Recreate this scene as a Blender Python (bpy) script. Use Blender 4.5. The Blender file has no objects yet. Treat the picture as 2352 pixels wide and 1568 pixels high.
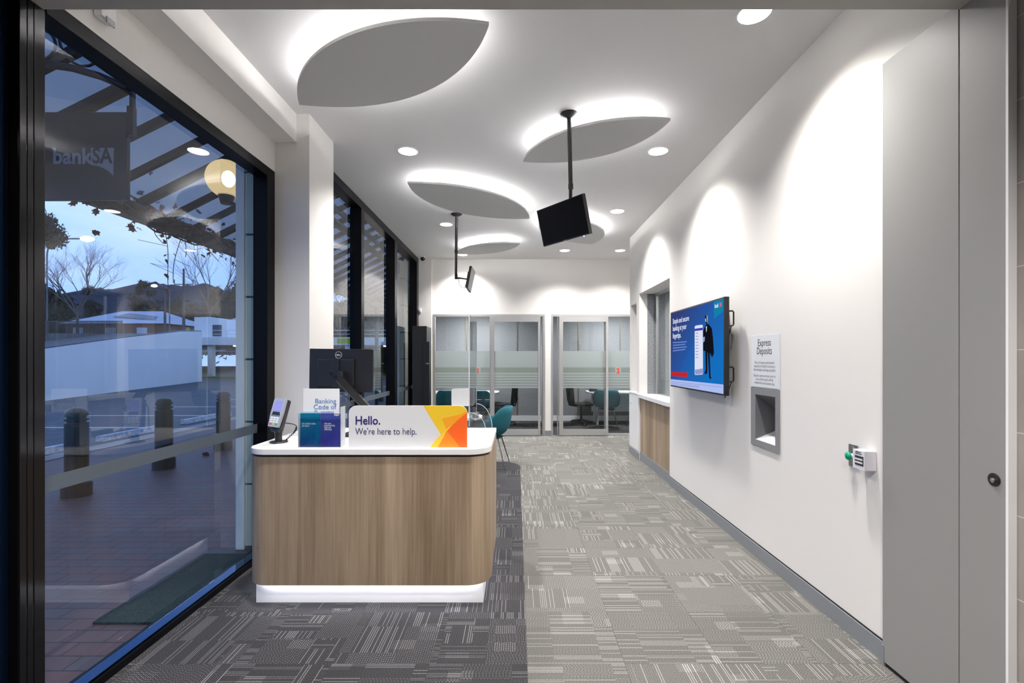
import bpy, bmesh, math, random
from mathutils import Vector, Matrix
random.seed(7)
S = bpy.context.scene
COL = S.collection
PI = math.pi

# ------------------------------------------------------------------ camera, world, exposure
def lin(r, g, b):
    f = lambda c: (c/255/12.92) if c/255 <= .04045 else ((c/255+.055)/1.055)**2.4
    return (f(r), f(g), f(b), 1)
cd = bpy.data.cameras.new('camera'); cam = bpy.data.objects.new('camera', cd); COL.objects.link(cam)
cam.location = (0, 0, 1.5); cam.rotation_euler = (PI/2, 0, 0)
cd.sensor_width = 36; cd.lens = 1100/2352*36; cd.shift_x = -10/2352; cd.shift_y = -39/2352*-1
cd.clip_start = .05; cd.clip_end = 900
S.camera = cam
S.view_settings.view_transform = 'Standard'; S.view_settings.look = 'None'
S.view_settings.exposure = 0.35; S.view_settings.gamma = 1
S.view_settings.use_curve_mapping = False
S.cycles.max_bounces = 10; S.cycles.diffuse_bounces = 5; S.cycles.glossy_bounces = 4
S.cycles.transparent_max_bounces = 24; S.cycles.sample_clamp_indirect = 8
S.cycles.caustics_reflective = False; S.cycles.caustics_refractive = False

DOWN_W = 265      # each ceiling downlight
LED_STR = 48     # LED coving of the leaf panels
TOE_STR = 20     # LED under the desk
ROOM_W = 72      # meeting room ceiling lamps

# ------------------------------------------------------------------ node helpers
class V:
    """tiny wrapper to write shader maths as expressions"""
    def __init__(s, nt, sock): s.nt = nt; s.s = sock
    def op(s, o, *a):
        n = s.nt.nodes.new('ShaderNodeMath'); n.operation = o
        for i, x in enumerate((s,)+a):
            if isinstance(x, V): s.nt.links.new(x.s, n.inputs[i])
            else: n.inputs[i].default_value = x
        return V(s.nt, n.outputs[0])
    def __add__(s, o): return s.op('ADD', o)
    def __sub__(s, o): return s.op('SUBTRACT', o)
    def __mul__(s, o): return s.op('MULTIPLY', o)
    def __truediv__(s, o): return s.op('DIVIDE', o)
    def floor(s): return s.op('FLOOR')
    def frac(s): return s.op('FRACT')
    def gt(s, o): return s.op('GREATER_THAN', o)
    def lt(s, o): return s.op('LESS_THAN', o)
    def sin(s): return s.op('SINE')
    def inv(s): return s*-1.0+1.0
def mixv(a, b, f): return a*f.inv()+b*f
def comb(nt, x, y, z=0.0):
    n = nt.nodes.new('ShaderNodeCombineXYZ')
    for i, q in enumerate((x, y, z)):
        if isinstance(q, V): nt.links.new(q.s, n.inputs[i])
        else: n.inputs[i].default_value = q
    return n.outputs[0]
def rand(nt, x, y, z=0.0):
    n = nt.nodes.new('ShaderNodeTexWhiteNoise'); n.noise_dimensions = '3D'
    nt.links.new(comb(nt, x, y, z), n.inputs['Vector']); return V(nt, n.outputs['Value'])
def newmat(name):
    m = bpy.data.materials.new(name); m.use_nodes = True; nt = m.node_tree
    b = nt.nodes['Principled BSDF']
    return m, nt, b
def pbr(name, col, rough=.5, metal=0, spec=.5, noise=0, nscale=8, bump=0, bscale=200, coat=0):
    m, nt, b = newmat(name)
    b.inputs['Base Color'].default_value = col; b.inputs['Roughness'].default_value = rough
    b.inputs['Metallic'].default_value = metal; b.inputs['Specular IOR Level'].default_value = spec
    b.inputs['Coat Weight'].default_value = coat
    if noise:
        tc = nt.nodes.new('ShaderNodeTexCoord'); n = nt.nodes.new('ShaderNodeTexNoise'); n.inputs['Scale'].default_value = nscale
        n.inputs['Detail'].default_value = 6
        nt.links.new(tc.outputs['Object'], n.inputs['Vector'])
        r = nt.nodes.new('ShaderNodeValToRGB'); r.color_ramp.elements[0].position = .3; r.color_ramp.elements[1].position = .7
        r.color_ramp.elements[0].color = tuple(c*(1-noise) for c in col[:3])+(1,)
        r.color_ramp.elements[1].color = tuple(min(1, c*(1+noise)) for c in col[:3])+(1,)
        nt.links.new(n.outputs['Fac'], r.inputs['Fac']); nt.links.new(r.outputs[0], b.inputs['Base Color'])
    if bump:
        tc = nt.nodes.new('ShaderNodeTexCoord'); n = nt.nodes.new('ShaderNodeTexNoise'); n.inputs['Scale'].default_value = bscale
        nt.links.new(tc.outputs['Object'], n.inputs['Vector'])
        bn = nt.nodes.new('ShaderNodeBump'); bn.inputs['Strength'].default_value = bump; bn.inputs['Distance'].default_value = .002
        nt.links.new(n.outputs['Fac'], bn.inputs['Height']); nt.links.new(bn.outputs[0], b.inputs['Normal'])
    return m
def emit(name, col, st):
    m = bpy.data.materials.new(name); m.use_nodes = True; nt = m.node_tree; nt.nodes.clear()
    o = nt.nodes.new('ShaderNodeOutputMaterial'); e = nt.nodes.new('ShaderNodeEmission')
    e.inputs[0].default_value = col; e.inputs[1].default_value = st; nt.links.new(e.outputs[0], o.inputs[0]); return m
def glassmat(name, tint=(1, 1, 1, 1), boost=1.7, ior=1.5):
    m = bpy.data.materials.new(name); m.use_nodes = True; nt = m.node_tree; nt.nodes.clear()
    o = nt.nodes.new('ShaderNodeOutputMaterial'); mx = nt.nodes.new('ShaderNodeMixShader')
    t = nt.nodes.new('ShaderNodeBsdfTransparent'); t.inputs[0].default_value = tint
    g = nt.nodes.new('ShaderNodeBsdfGlossy'); g.inputs['Roughness'].default_value = 0.0
    f = nt.nodes.new('ShaderNodeFresnel'); f.inputs[0].default_value = ior
    ge = nt.nodes.new('ShaderNodeNewGeometry')
    fac = V(nt, f.outputs[0])*boost*V(nt, ge.outputs['Backfacing']).inv()
    fac = fac.op('MINIMUM', 1.0)
    nt.links.new(fac.s, mx.inputs[0]); nt.links.new(t.outputs[0], mx.inputs[1]); nt.links.new(g.outputs[0], mx.inputs[2])
    nt.links.new(mx.outputs[0], o.inputs[0]); return m
def filmmat(name, col, clear):
    m = bpy.data.materials.new(name); m.use_nodes = True; nt = m.node_tree; nt.nodes.clear()
    o = nt.nodes.new('ShaderNodeOutputMaterial'); mx = nt.nodes.new('ShaderNodeMixShader'); m2 = nt.nodes.new('ShaderNodeMixShader')
    t = nt.nodes.new('ShaderNodeBsdfTransparent'); d = nt.nodes.new('ShaderNodeBsdfDiffuse'); tr = nt.nodes.new('ShaderNodeBsdfTranslucent')
    d.inputs[0].default_value = col; tr.inputs[0].default_value = col
    m2.inputs[0].default_value = .5; mx.inputs[0].default_value = clear
    nt.links.new(d.outputs[0], m2.inputs[1]); nt.links.new(tr.outputs[0], m2.inputs[2])
    nt.links.new(m2.outputs[0], mx.inputs[1]); nt.links.new(t.outputs[0], mx.inputs[2]); nt.links.new(mx.outputs[0], o.inputs[0]); return m

# world: dusk sky with thin cloud
w = bpy.data.worlds.new('dusk_sky'); S.world = w; w.use_nodes = True; nt = w.node_tree
bg = nt.nodes['Background']; bg.inputs[1].default_value = 1.5
tc = nt.nodes.new('ShaderNodeTexCoord'); sp = nt.nodes.new('ShaderNodeSeparateXYZ'); nt.links.new(tc.outputs['Generated'], sp.inputs[0])
rp = nt.nodes.new('ShaderNodeValToRGB'); cr = rp.color_ramp
cr.elements[0].position = .0; cr.elements[0].color = lin(128, 162, 228)
cr.elements[1].position = 1.0; cr.elements[1].color = lin(58, 92, 150)
for p_, c_ in ((.12, lin(134, 170, 236)), (.28, lin(150, 184, 242)), (.5, lin(92, 130, 196))):
    e_ = cr.elements.new(p_); e_.color = c_
nt.links.new(sp.outputs[2], rp.inputs[0])
mp = nt.nodes.new('ShaderNodeMapping'); mp.inputs['Scale'].default_value = (2.2, 2.2, 7); nt.links.new(tc.outputs['Generated'], mp.inputs[0])
nz = nt.nodes.new('ShaderNodeTexNoise'); nz.inputs['Scale'].default_value = 1.6; nz.inputs['Detail'].default_value = 5; nt.links.new(mp.outputs[0], nz.inputs[0])
r2 = nt.nodes.new('ShaderNodeValToRGB'); r2.color_ramp.elements[0].position = .42; r2.color_ramp.elements[1].position = .72
r2.color_ramp.elements[1].color = (.75, .75, .75, 1); nt.links.new(nz.outputs['Fac'], r2.inputs[0])
mc = nt.nodes.new('ShaderNodeMix'); mc.data_type = 'RGBA'; nt.links.new(r2.outputs[0], mc.inputs['Factor'])
nt.links.new(rp.outputs[0], mc.inputs[6]); mc.inputs[7].default_value = lin(186, 202, 240)
nt.links.new(mc.outputs[2], bg.inputs[0])

# ------------------------------------------------------------------ mesh helpers
def wloc(o):
    v = Vector((0, 0, 0))
    while o is not None: v += o.location; o = o.parent
    return v
def tag(o, label=None, cat=None, group=None, kind=None):
    if label: o['label'] = label
    if cat: o['category'] = cat
    if group: o['group'] = group
    if kind: o['kind'] = kind
    return o
class MB:
    def __init__(s): s.bm = bmesh.new()
    def box(s, x0, x1, y0, y1, z0, z1, bev=0, M=None, seg=2):
        b = bmesh.new()
        vs = [b.verts.new((x, y, z)) for x in (x0, x1) for y in (y0, y1) for z in (z0, z1)]
        for f in ((0, 1, 3, 2), (4, 6, 7, 5), (0, 4, 5, 1), (2, 3, 7, 6), (0, 2, 6, 4), (1, 5, 7, 3)): b.faces.new([vs[i] for i in f])
        bmesh.ops.recalc_face_normals(b, faces=b.faces)
        if bev: bmesh.ops.bevel(b, geom=b.edges[:], offset=bev, segments=seg, profile=.7, affect='EDGES')
        return s._add(b, M)
    def _add(s, b, M=None):
        if M is not None: bmesh.ops.transform(b, matrix=M, verts=b.verts)
        me = bpy.data.meshes.new('t'); b.to_mesh(me); b.free(); s.bm.from_mesh(me); bpy.data.meshes.remove(me); return s
    def cyl(s, p0, p1, r0, r1=None, n=20, M=None):
        r1 = r0 if r1 is None else r1
        p0, p1 = Vector(p0), Vector(p1); d = (p1-p0); q = d.to_track_quat('Z', 'Y').to_matrix()
        b = bmesh.new(); A, B = [], []
        for i in range(n):
            c = Vector((math.cos(2*PI*i/n), math.sin(2*PI*i/n), 0))
            A.append(b.verts.new(p0+q@(c*r0))); B.append(b.verts.new(p1+q@(c*r1)))
        for i in range(n): b.faces.new([A[i], A[(i+1) % n], B[(i+1) % n], B[i]])
        b.faces.new(A[::-1]); b.faces.new(B)
        return s._add(b, M)
    def tube(s, pts, r, n=8, M=None, closed=False):
        pts = [Vector(p) for p in pts]; b = bmesh.new(); rings = []
        m = len(pts); up = Vector((.13, .31, .94)).normalized()
        for i, p in enumerate(pts):
            if closed: t = pts[(i+1) % m]-pts[i-1]
            else: t = pts[min(i+1, m-1)]-pts[max(i-1, 0)]
            if t.length < 1e-9: t = Vector((0, 0, 1))
            t.normalize()
            a = up-t*up.dot(t)
            if a.length < .05: a = Vector((1, 0, 0))-t*t.x
            a.normalize(); c = t.cross(a); up = a
            rr = r[i] if isinstance(r, (list, tuple)) else r
            rings.append([b.verts.new(p+(a*math.cos(2*PI*k/n)+c*math.sin(2*PI*k/n))*rr) for k in range(n)])
        for i in range(m if closed else m-1):
            R0, R1 = rings[i], rings[(i+1) % m]
            for k in range(n): b.faces.new([R0[k], R0[(k+1) % n], R1[(k+1) % n], R1[k]])
        if not closed: b.faces.new(rings[0][::-1]); b.faces.new(rings[-1])
        bmesh.ops.recalc_face_normals(b, faces=b.faces)
        return s._add(b, M)
    def lathe(s, prof, c=(0, 0, 0), n=32, M=None, cap=True):
        b = bmesh.new(); rings = []
        for (r, z) in prof:
            rings.append([b.verts.new((c[0]+max(r, 1e-4)*math.cos(2*PI*k/n), c[1]+max(r, 1e-4)*math.sin(2*PI*k/n), c[2]+z)) for k in range(n)])
        for R0, R1 in zip(rings, rings[1:]):
            for k in range(n): b.faces.new([R0[k], R0[(k+1) % n], R1[(k+1) % n], R1[k]])
        if cap: b.faces.new(rings[0][::-1]); b.faces.new(rings[-1])
        bmesh.ops.recalc_face_normals(b, faces=b.faces)
        return s._add(b, M)
    def prism(s, pts, t, M=None, z0=0):
        """polygon in local xy extruded from z0 to z0+t, then transformed by M"""
        b = bmesh.new()
        A = [b.verts.new((x, y, z0)) for x, y in pts]; B = [b.verts.new((x, y, z0+t)) for x, y in pts]
        n = len(pts); b.faces.new(A[::-1]); b.faces.new(B)
        for i in range(n): b.faces.new([A[i], A[(i+1) % n], B[(i+1) % n], B[i]])
        bmesh.ops.recalc_face_normals(b, faces=b.faces)
        return s._add(b, M)
    def quad(s, *p):
        s.bm.faces.new([s.bm.verts.new(q) for q in p]); return s
    def sphere(s, c, r, n=24, sc=(1, 1, 1), M=None):
        b = bmesh.new(); bmesh.ops.create_uvsphere(b, u_segments=n, v_segments=n//2, radius=r)
        bmesh.ops.transform(b, matrix=Matrix.Translation(c)@Matrix.Diagonal((*sc, 1)), verts=b.verts)
        return s._add(b, M)
    def build(s, name, mat, parent=None, smooth=None, bev=0):
        me = bpy.data.meshes.new(name)
        bb = s.bm
        if parent is not None: off = wloc(parent)
        else:
            xs = [v.co for v in bb.verts]
            off = Vector(((min(v.x for v in xs)+max(v.x for v in xs))/2, (min(v.y for v in xs)+max(v.y for v in xs))/2, min(v.z for v in xs)))
        bmesh.ops.translate(bb, vec=-off, verts=bb.verts)
        bb.to_mesh(me); bb.free()
        for m_ in (mat if isinstance(mat, (list, tuple)) else [mat]): me.materials.append(m_)
        o = bpy.data.objects.new(name, me); COL.objects.link(o)
        if parent is not None: o.parent = parent
        else: o.location = off
        if smooth is not None:
            me.polygons.foreach_set('use_smooth', [True]*len(me.polygons)); me.update()
            me.set_sharp_from_angle(angle=math.radians(smooth))
        return o
def thing(name, loc, label, cat, group=None, kind=None):
    o = bpy.data.objects.new(name, None); COL.objects.link(o); o.location = loc; o.empty_display_size = .1
    return tag(o, label, cat, group, kind)
def struct(name, mb, mat, label, cat, parent=None, **k):
    return tag(mb.build(name, mat, parent, **k), label, cat, kind='structure')
def dup(root, loc, rz=0, label=None):
    def cp(o, par):
        c = o.copy(); COL.objects.link(c)
        if par is not None: c.parent = par
        for ch in list(o.children): cp(ch, c)
        return c
    r = cp(root, None); r.location = loc; r.rotation_euler = (0, 0, rz)
    if label: r['label'] = label
    return r
def frame_mat(origin, x, y):
    x = Vector(x).normalized(); y = Vector(y).normalized(); z = x.cross(y)
    return Matrix(((x.x, y.x, z.x, origin[0]), (x.y, y.y, z.y, origin[1]), (x.z, y.z, z.z, origin[2]), (0, 0, 0, 1)))
FRONT = lambda x, y, z: frame_mat((x, y, z), (1, 0, 0), (0, 0, 1))      # faces the -Y side
SIDE = lambda x, y, z: frame_mat((x, y, z), (0, -1, 0), (0, 0, 1))      # faces the -X side
def text(name, s, size, M, mat, parent, align='LEFT', bold=0, t=.0006, sx=1, line=1.0):
    c = bpy.data.curves.new('t', 'FONT'); c.body = s; c.size = size; c.align_x = align; c.offset = bold; c.extrude = t/2
    c.space_line = line; c.resolution_u = 3
    to = bpy.data.objects.new('t', c); COL.objects.link(to)
    bpy.context.view_layer.update()
    me = bpy.data.meshes.new_from_object(to.evaluated_get(bpy.context.evaluated_depsgraph_get()))
    bpy.data.objects.remove(to); bpy.data.curves.remove(c)
    b = MB(); b.bm.from_mesh(me); bpy.data.meshes.remove(me)
    bmesh.ops.transform(b.bm, matrix=M@Matrix.Diagonal((sx, 1, 1, 1)), verts=b.bm.verts)
    return b.build(name, mat, parent)
def rrect(x0, x1, y0, y1, r, seg=8, corners=(1, 1, 1, 1)):
    """corners: bl br tr tl"""
    P = []
    for k, (cx, cy, a, ox, oy) in enumerate(((x0, y0, PI, 1, 1), (x1, y0, 1.5*PI, -1, 1), (x1, y1, 0, -1, -1), (x0, y1, .5*PI, 1, -1))):
        if corners[k]:
            for i in range(seg+1):
                t = a+PI/2*i/seg; P.append((cx+ox*r+r*math.cos(t), cy+oy*r+r*math.sin(t)))
        else: P.append((cx, cy))
    return P
def add_light(kind, name, loc, energy, parent, rot=(0, 0, 0), color=(1, 1, 1), **k):
    l = bpy.data.lights.new(name, kind); l.energy = energy; l.color = color
    for a, b in k.items(): setattr(l, a, b)
    o = bpy.data.objects.new(name, l); COL.objects.link(o); o.parent = parent
    o.location = Vector(loc)-(wloc(parent) if parent else Vector()); o.rotation_euler = rot; return o

# ------------------------------------------------------------------ materials
M = {}
M['wall'] = pbr('wall_paint', (.80, .775, .75, 1), .6, noise=.01, nscale=1.5)
M['ceil'] = pbr('ceiling_paint', (.86, .855, .86, 1), .75)
M['white'] = pbr('white_laminate', (.84, .84, .84, 1), .28)
M['sheet'] = pbr('white_sheet', (.86, .86, .87, 1), .5)
M['black'] = pbr('black_aluminium', (.004, .004, .005, 1), .3, spec=.1)
M['sill'] = pbr('polished_dark_sill', (.045, .095, .18, 1), .04, metal=1)
M['blackpl'] = pbr('black_plastic', (.012, .012, .013, 1), .38)
M['blackm'] = pbr('black_powder_coat', (.014, .013, .012, 1), .45)
M['screenoff'] = pbr('dark_screen', (.004, .004, .005, 1), .12)
M['greyscr'] = pbr('grey_screen', (.42, .42, .44, 1), .3)
M['silver'] = pbr('silver_aluminium', (.50, .50, .50, 1), .35, metal=.55)
M['steel'] = pbr('brushed_steel', (.55, .53, .5, 1), .3, metal=1)
M['gun'] = pbr('dark_metal_leg', (.16, .14, .13, 1), .35, metal=.8)
M['door'] = pbr('grey_door_paint', (.29, .286, .278, 1), .4)
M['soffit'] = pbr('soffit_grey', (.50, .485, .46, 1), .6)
M['skirt'] = pbr('grey_skirting', (.225, .24, .26, 1), .35)
M['gap'] = pbr('shadow_gap_black', (.01, .01, .012, 1), .7)
M['chute'] = pbr('grey_metal_chute', (.24, .24, .25, 1), .4)
M['teal'] = pbr('teal_fabric', (.004, .105, .140, 1), .85, noise=.12, nscale=60, bump=.5, bscale=500)
M['darkfab'] = pbr('black_fabric', (.012, .012, .014, 1), .9, bump=.4)
M['brass'] = pbr('brass_strip', (.30, .28, .21, 1), .35, metal=.7)
M['glass'] = glassmat('window_glass', (.93, .955, .96, 1), 2.0)
M['iglass'] = glassmat('partition_glass', (.86, .88, .88, 1), 1.1)
M['acry'] = glassmat('clear_acrylic', (.88, .89, .91, 1), 1.3)
M['acredge'] = pbr('acrylic_edge', (.75, .78, .82, 1), .2)
M['film'] = filmmat('frosted_film', (.47, .51, .505, 1), .25)
M['film2'] = filmmat('frosted_film_pale', (.32, .36, .32, 1), .35)
M['band'] = filmmat('manifestation_band', (.20, .23, .26, 1), .12)
M['red'] = pbr('red_lettering', (.75, .05, .03, 1), .5)
M['navy'] = pbr('navy_lettering', (.03, .02, .16, 1), .5)
M['txt'] = pbr('dark_lettering', (.03, .03, .035, 1), .5)
M['txtb'] = pbr('blue_lettering', (.06, .18, .42, 1), .5)
M['wht'] = pbr('white_lettering', (.9, .9, .92, 1), .5)
M['led'] = emit('led_strip', (1, .985, .98, 1), LED_STR)
M['toe'] = emit('toe_led', (.93, .92, 1, 1), TOE_STR)
M['lens'] = emit('downlight_lens', (1, .97, .92, 1), 14)
M['globe'] = emit('globe_glow', (1, .72, .38, 1), 1.6)
M['bulb'] = emit('bulb_glow', (1, .85, .55, 1), 14)
M['brown'] = pbr('brown_channel', (.12, .075, .06, 1), .6)

def mat_felt():
    m, nt, b = newmat('grey_acoustic_felt'); b.inputs['Roughness'].default_value = .95
    tc = nt.nodes.new('ShaderNodeTexCoord'); n = nt.nodes.new('ShaderNodeTexNoise'); n.inputs['Scale'].default_value = 60; n.inputs['Detail'].default_value = 8
    n.inputs['Roughness'].default_value = .8
    nt.links.new(tc.outputs['Object'], n.inputs['Vector'])
    r = nt.nodes.new('ShaderNodeValToRGB'); r.color_ramp.elements[0].position = .38; r.color_ramp.elements[1].position = .62
    r.color_ramp.elements[0].color = (.12, .125, .135, 1); r.color_ramp.elements[1].color = (.36, .37, .39, 1)
    nt.links.new(n.outputs['Fac'], r.inputs[0]); nt.links.new(r.outputs[0], b.inputs['Base Color']); return m
M['felt'] = mat_felt()

def mat_wood(name, a, c):
    m, nt, b = newmat(name); b.inputs['Roughness'].default_value = .5
    tc = nt.nodes.new('ShaderNodeTexCoord'); sp = nt.nodes.new('ShaderNodeSeparateXYZ'); nt.links.new(tc.outputs['Object'], sp.inputs[0])
    x = V(nt, sp.outputs[0]); y = V(nt, sp.outputs[1]); z = V(nt, sp.outputs[2]); h = x+y*1.0
    def nz(sx, sz, det, off=0.0):
        n = nt.nodes.new('ShaderNodeTexNoise'); n.inputs['Scale'].default_value = 1; n.inputs['Detail'].default_value = det
        nt.links.new(comb(nt, h*sx+off, 0.0, z*sz), n.inputs['Vector']); return V(nt, n.outputs['Fac'])
    plank = rand(nt, ((h+nz(1.2, .8, 1)*.03)/.105).floor(), 3.0)
    f = nz(9, .8, 3)*.55+nz(70, 1.6, 4, 5.0)*.35+nz(320, 5, 3, 9.0)*.22+plank*.22-.16
    r = nt.nodes.new('ShaderNodeValToRGB'); r.color_ramp.elements[0].position = .32; r.color_ramp.elements[1].position = .72
    r.color_ramp.elements[0].color = a; r.color_ramp.elements[1].color = c
    nt.links.new(f.s, r.inputs[0])
    # small knots
    vo = nt.nodes.new('ShaderNodeTexVoronoi'); vo.inputs['Scale'].default_value = 1
    nt.links.new(comb(nt, h*4.5, 0.0, z*2.6), vo.inputs['Vector'])
    k = V(nt, vo.outputs['Distance']).lt(.017)
    mx = nt.nodes.new('ShaderNodeMix'); mx.data_type = 'RGBA'; nt.links.new(k.s, mx.inputs['Factor'])
    nt.links.new(r.outputs[0], mx.inputs[6]); mx.inputs[7].default_value = (.09, .055, .035, 1)
    nt.links.new(mx.outputs[2], b.inputs['Base Color']); return m
M['wood'] = mat_wood('oak_laminate', (.215, .148, .092, 1), (.46, .35, .24, 1))

def mat_carpet(name, dark, mid, lt):
    m, nt, b = newmat(name); b.inputs['Roughness'].default_value = .95; b.inputs['Specular IOR Level'].default_value = .1
    g = nt.nodes.new('ShaderNodeNewGeometry'); sp = nt.nodes.new('ShaderNodeSeparateXYZ'); nt.links.new(g.outputs['Position'], sp.inputs[0])
    T = .48
    x = (V(nt, sp.outputs[0])-.0525)/T+40.0; y = (V(nt, sp.outputs[1])-2.353)/T+40.0
    tx, ty = x.floor(), y.floor(); fx, fy = x.frac(), y.frac()
    tr = rand(nt, tx, ty, 1.0)
    # irregular blocks inside each tile: grid of 4 x 3 warped by the tile's random number
    bx = (fx*2.0+tr*2.0).floor(); by = (fy*2.0+tr*3.0).floor()
    r1 = rand(nt, bx+tx*7.0, by+ty*11.0, 2.0); r2_ = rand(nt, bx+tx*7.0, by+ty*11.0, 5.0)
    bx2 = (fx*4.0+tr).floor(); by2 = (fy*6.0+tr*4.0).floor()
    r3 = rand(nt, bx2+tx*7.0, by2+ty*11.0, 8.0)
    dirr = (tr*.55+r1*.30+r3*.15).gt(.5)                      # 1: lines run along Y
    # stitch rows
    P_ = .0115/T
    def lines(c, o, seed):
        ci = (c/P_).floor(); s_ = (c/P_).frac()
        ln = (s_-.5).op('ABSOLUTE').lt(.23)
        lr = rand(nt, ci, tx*3.0+bx, ty*5.0+by+seed)
        per = 6.0
        oi = (o/(.016/T)+lr*per).floor()
        of = (o/(.016/T)+lr*per).frac()
        dash = of.lt(.62)
        solid = lr.gt(.62)
        return ln*(mixv(dash*.75, solid.op('MAXIMUM', dash*.3), r2_.gt(.35)))
    v = mixv(lines(fy, fx, 3.0), lines(fx, fy, 9.0), dirr)
    amp = r1*.25+.34+r3.gt(.92)*.22
    n = nt.nodes.new('ShaderNodeTexNoise'); n.inputs['Scale'].default_value = 260; n.inputs['Detail'].default_value = 3
    nt.links.new(g.outputs['Position'], n.inputs['Vector'])
    grain = V(nt, n.outputs['Fac'])-.5
    fac = (v*amp+grain*1.4+.20+r3.gt(.94)*.10+(tr-.5)*.06).op('MAXIMUM', 0.0).op('MINIMUM', 1.0)
    r = nt.nodes.new('ShaderNodeValToRGB'); r.color_ramp.elements[0].color = dark; r.color_ramp.elements[1].color = lt
    e = r.color_ramp.elements.new(.42); e.color = mid
    nt.links.new(fac.s, r.inputs[0]); 
    mx = nt.nodes.new('ShaderNodeMix'); mx.data_type = 'RGBA'
    seam = fx.lt(.006).op('MAXIMUM', fy.lt(.006)); nt.links.new((seam*.5).s, mx.inputs['Factor'])
    nt.links.new(r.outputs[0], mx.inputs[6]); mx.inputs[7].default_value = (.03, .03, .03, 1)
    nt.links.new(mx.outputs[2], b.inputs['Base Color']); return m
M['carpetL'] = mat_carpet('light_carpet_tiles', (.065, .064, .061, 1), (.165, .160, .150, 1), (.38, .37, .345, 1))
M['carpetD'] = mat_carpet('dark_carpet_tiles', (.020, .020, .022, 1), (.055, .054, .058, 1), (.22, .215, .22, 1))

def mat_pavers():
    m, nt, b = newmat('clay_pavers'); b.inputs['Roughness'].default_value = .55
    g = nt.nodes.new('ShaderNodeNewGeometry'); br = nt.nodes.new('ShaderNodeTexBrick')
    nt.links.new(g.outputs['Position'], br.inputs['Vector'])
    br.inputs['Scale'].default_value = 1; br.inputs['Brick Width'].default_value = .23; br.inputs['Row Height'].default_value = .115
    br.inputs['Mortar Size'].default_value = .004; br.inputs['Mortar Smooth'].default_value = .3; br.inputs['Bias'].default_value = -.1
    br.inputs['Color1'].default_value = (.125, .068, .062, 1); br.inputs['Color2'].default_value = (.088, .080, .086, 1)
    br.inputs['Mortar'].default_value = (.018, .016, .018, 1)
    n = nt.nodes.new('ShaderNodeTexNoise'); n.inputs['Scale'].default_value = 3.5; n.inputs['Detail'].default_value = 8; nt.links.new(g.outputs['Position'], n.inputs['Vector'])
    mx = nt.nodes.new('ShaderNodeMix'); mx.data_type = 'RGBA'; mx.blend_type = 'MULTIPLY'; mx.inputs['Factor'].default_value = 1
    r = nt.nodes.new('ShaderNodeValToRGB'); r.color_ramp.elements[0].color = (.5, .5, .55, 1); r.color_ramp.elements[1].color = (1.3, 1.25, 1.3, 1)
    nt.links.new(n.outputs['Fac'], r.inputs[0]); nt.links.new(br.outputs['Color'], mx.inputs[6]); nt.links.new(r.outputs[0], mx.inputs[7])
    nt.links.new(mx.outputs[2], b.inputs['Base Color'])
    bu = nt.nodes.new('ShaderNodeBump'); bu.inputs['Strength'].default_value = .6; bu.inputs['Distance'].default_value = .004; bu.invert = True
    nt.links.new(br.outputs['Fac'], bu.inputs['Height']); nt.links.new(bu.outputs[0], b.inputs['Normal']); return m
M['paver'] = mat_pavers()
M['asphalt'] = pbr('asphalt', (.055, .068, .085, 1), .6, noise=.25, nscale=2)
M['concrete'] = pbr('concrete', (.30, .30, .28, 1), .8, noise=.2, nscale=4)
M['renderw'] = pbr('pale_render', (.84, .86, .85, 1), .8, noise=.03, nscale=.7)
M['line'] = pbr('road_paint', (.7, .72, .75, 1), .7)
M['stopw'] = pbr('wheel_stop_paint', (.6, .6, .62, 1), .8, noise=.35, nscale=14)
M['boll'] = pbr('bollard_bronze', (.050, .047, .040, 1), .35, metal=.3)
M['matg'] = pbr('doormat_green', (.018, .036, .036, 1), .95, noise=.5, nscale=90, bump=.8, bscale=400)
M['cream'] = pbr('glazed_pale_green_block', (.50, .56, .46, 1), .3)
M['trimw'] = pbr('pale_column_trim', (.62, .70, .72, 1), .4)
M['joint'] = pbr('block_joint', (.1, .11, .1, 1), .8)
M['awn'] = pbr('awning_steel', (.010, .010, .012, 1), .5)
M['poly'] = filmmat('tinted_roof_sheet', (.08, .13, .20, 1), .42)
M['vine'] = pbr('vine_stem', (.05, .03, .025, 1), .9)
M['leafr'] = pbr('red_leaf', (.13, .018, .014, 1), .6, noise=.4, nscale=6)
M['bark'] = pbr('bark', (.10, .09, .09, 1), .9)
M['folg'] = pbr('dark_foliage', (.018, .026, .020, 1), .9, noise=.5, nscale=3)
M['hill'] = pbr('hill_haze', (.010, .018, .040, 1), 1, noise=.4, nscale=.08)
M['brick'] = pbr('brick_house', (.16, .08, .06, 1), .8)
M['roofw'] = pbr('pale_roof', (.50, .55, .66, 1), .6)
M['solar'] = pbr('solar_panel', (.03, .05, .10, 1), .2)
M['tile'] = None
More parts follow.
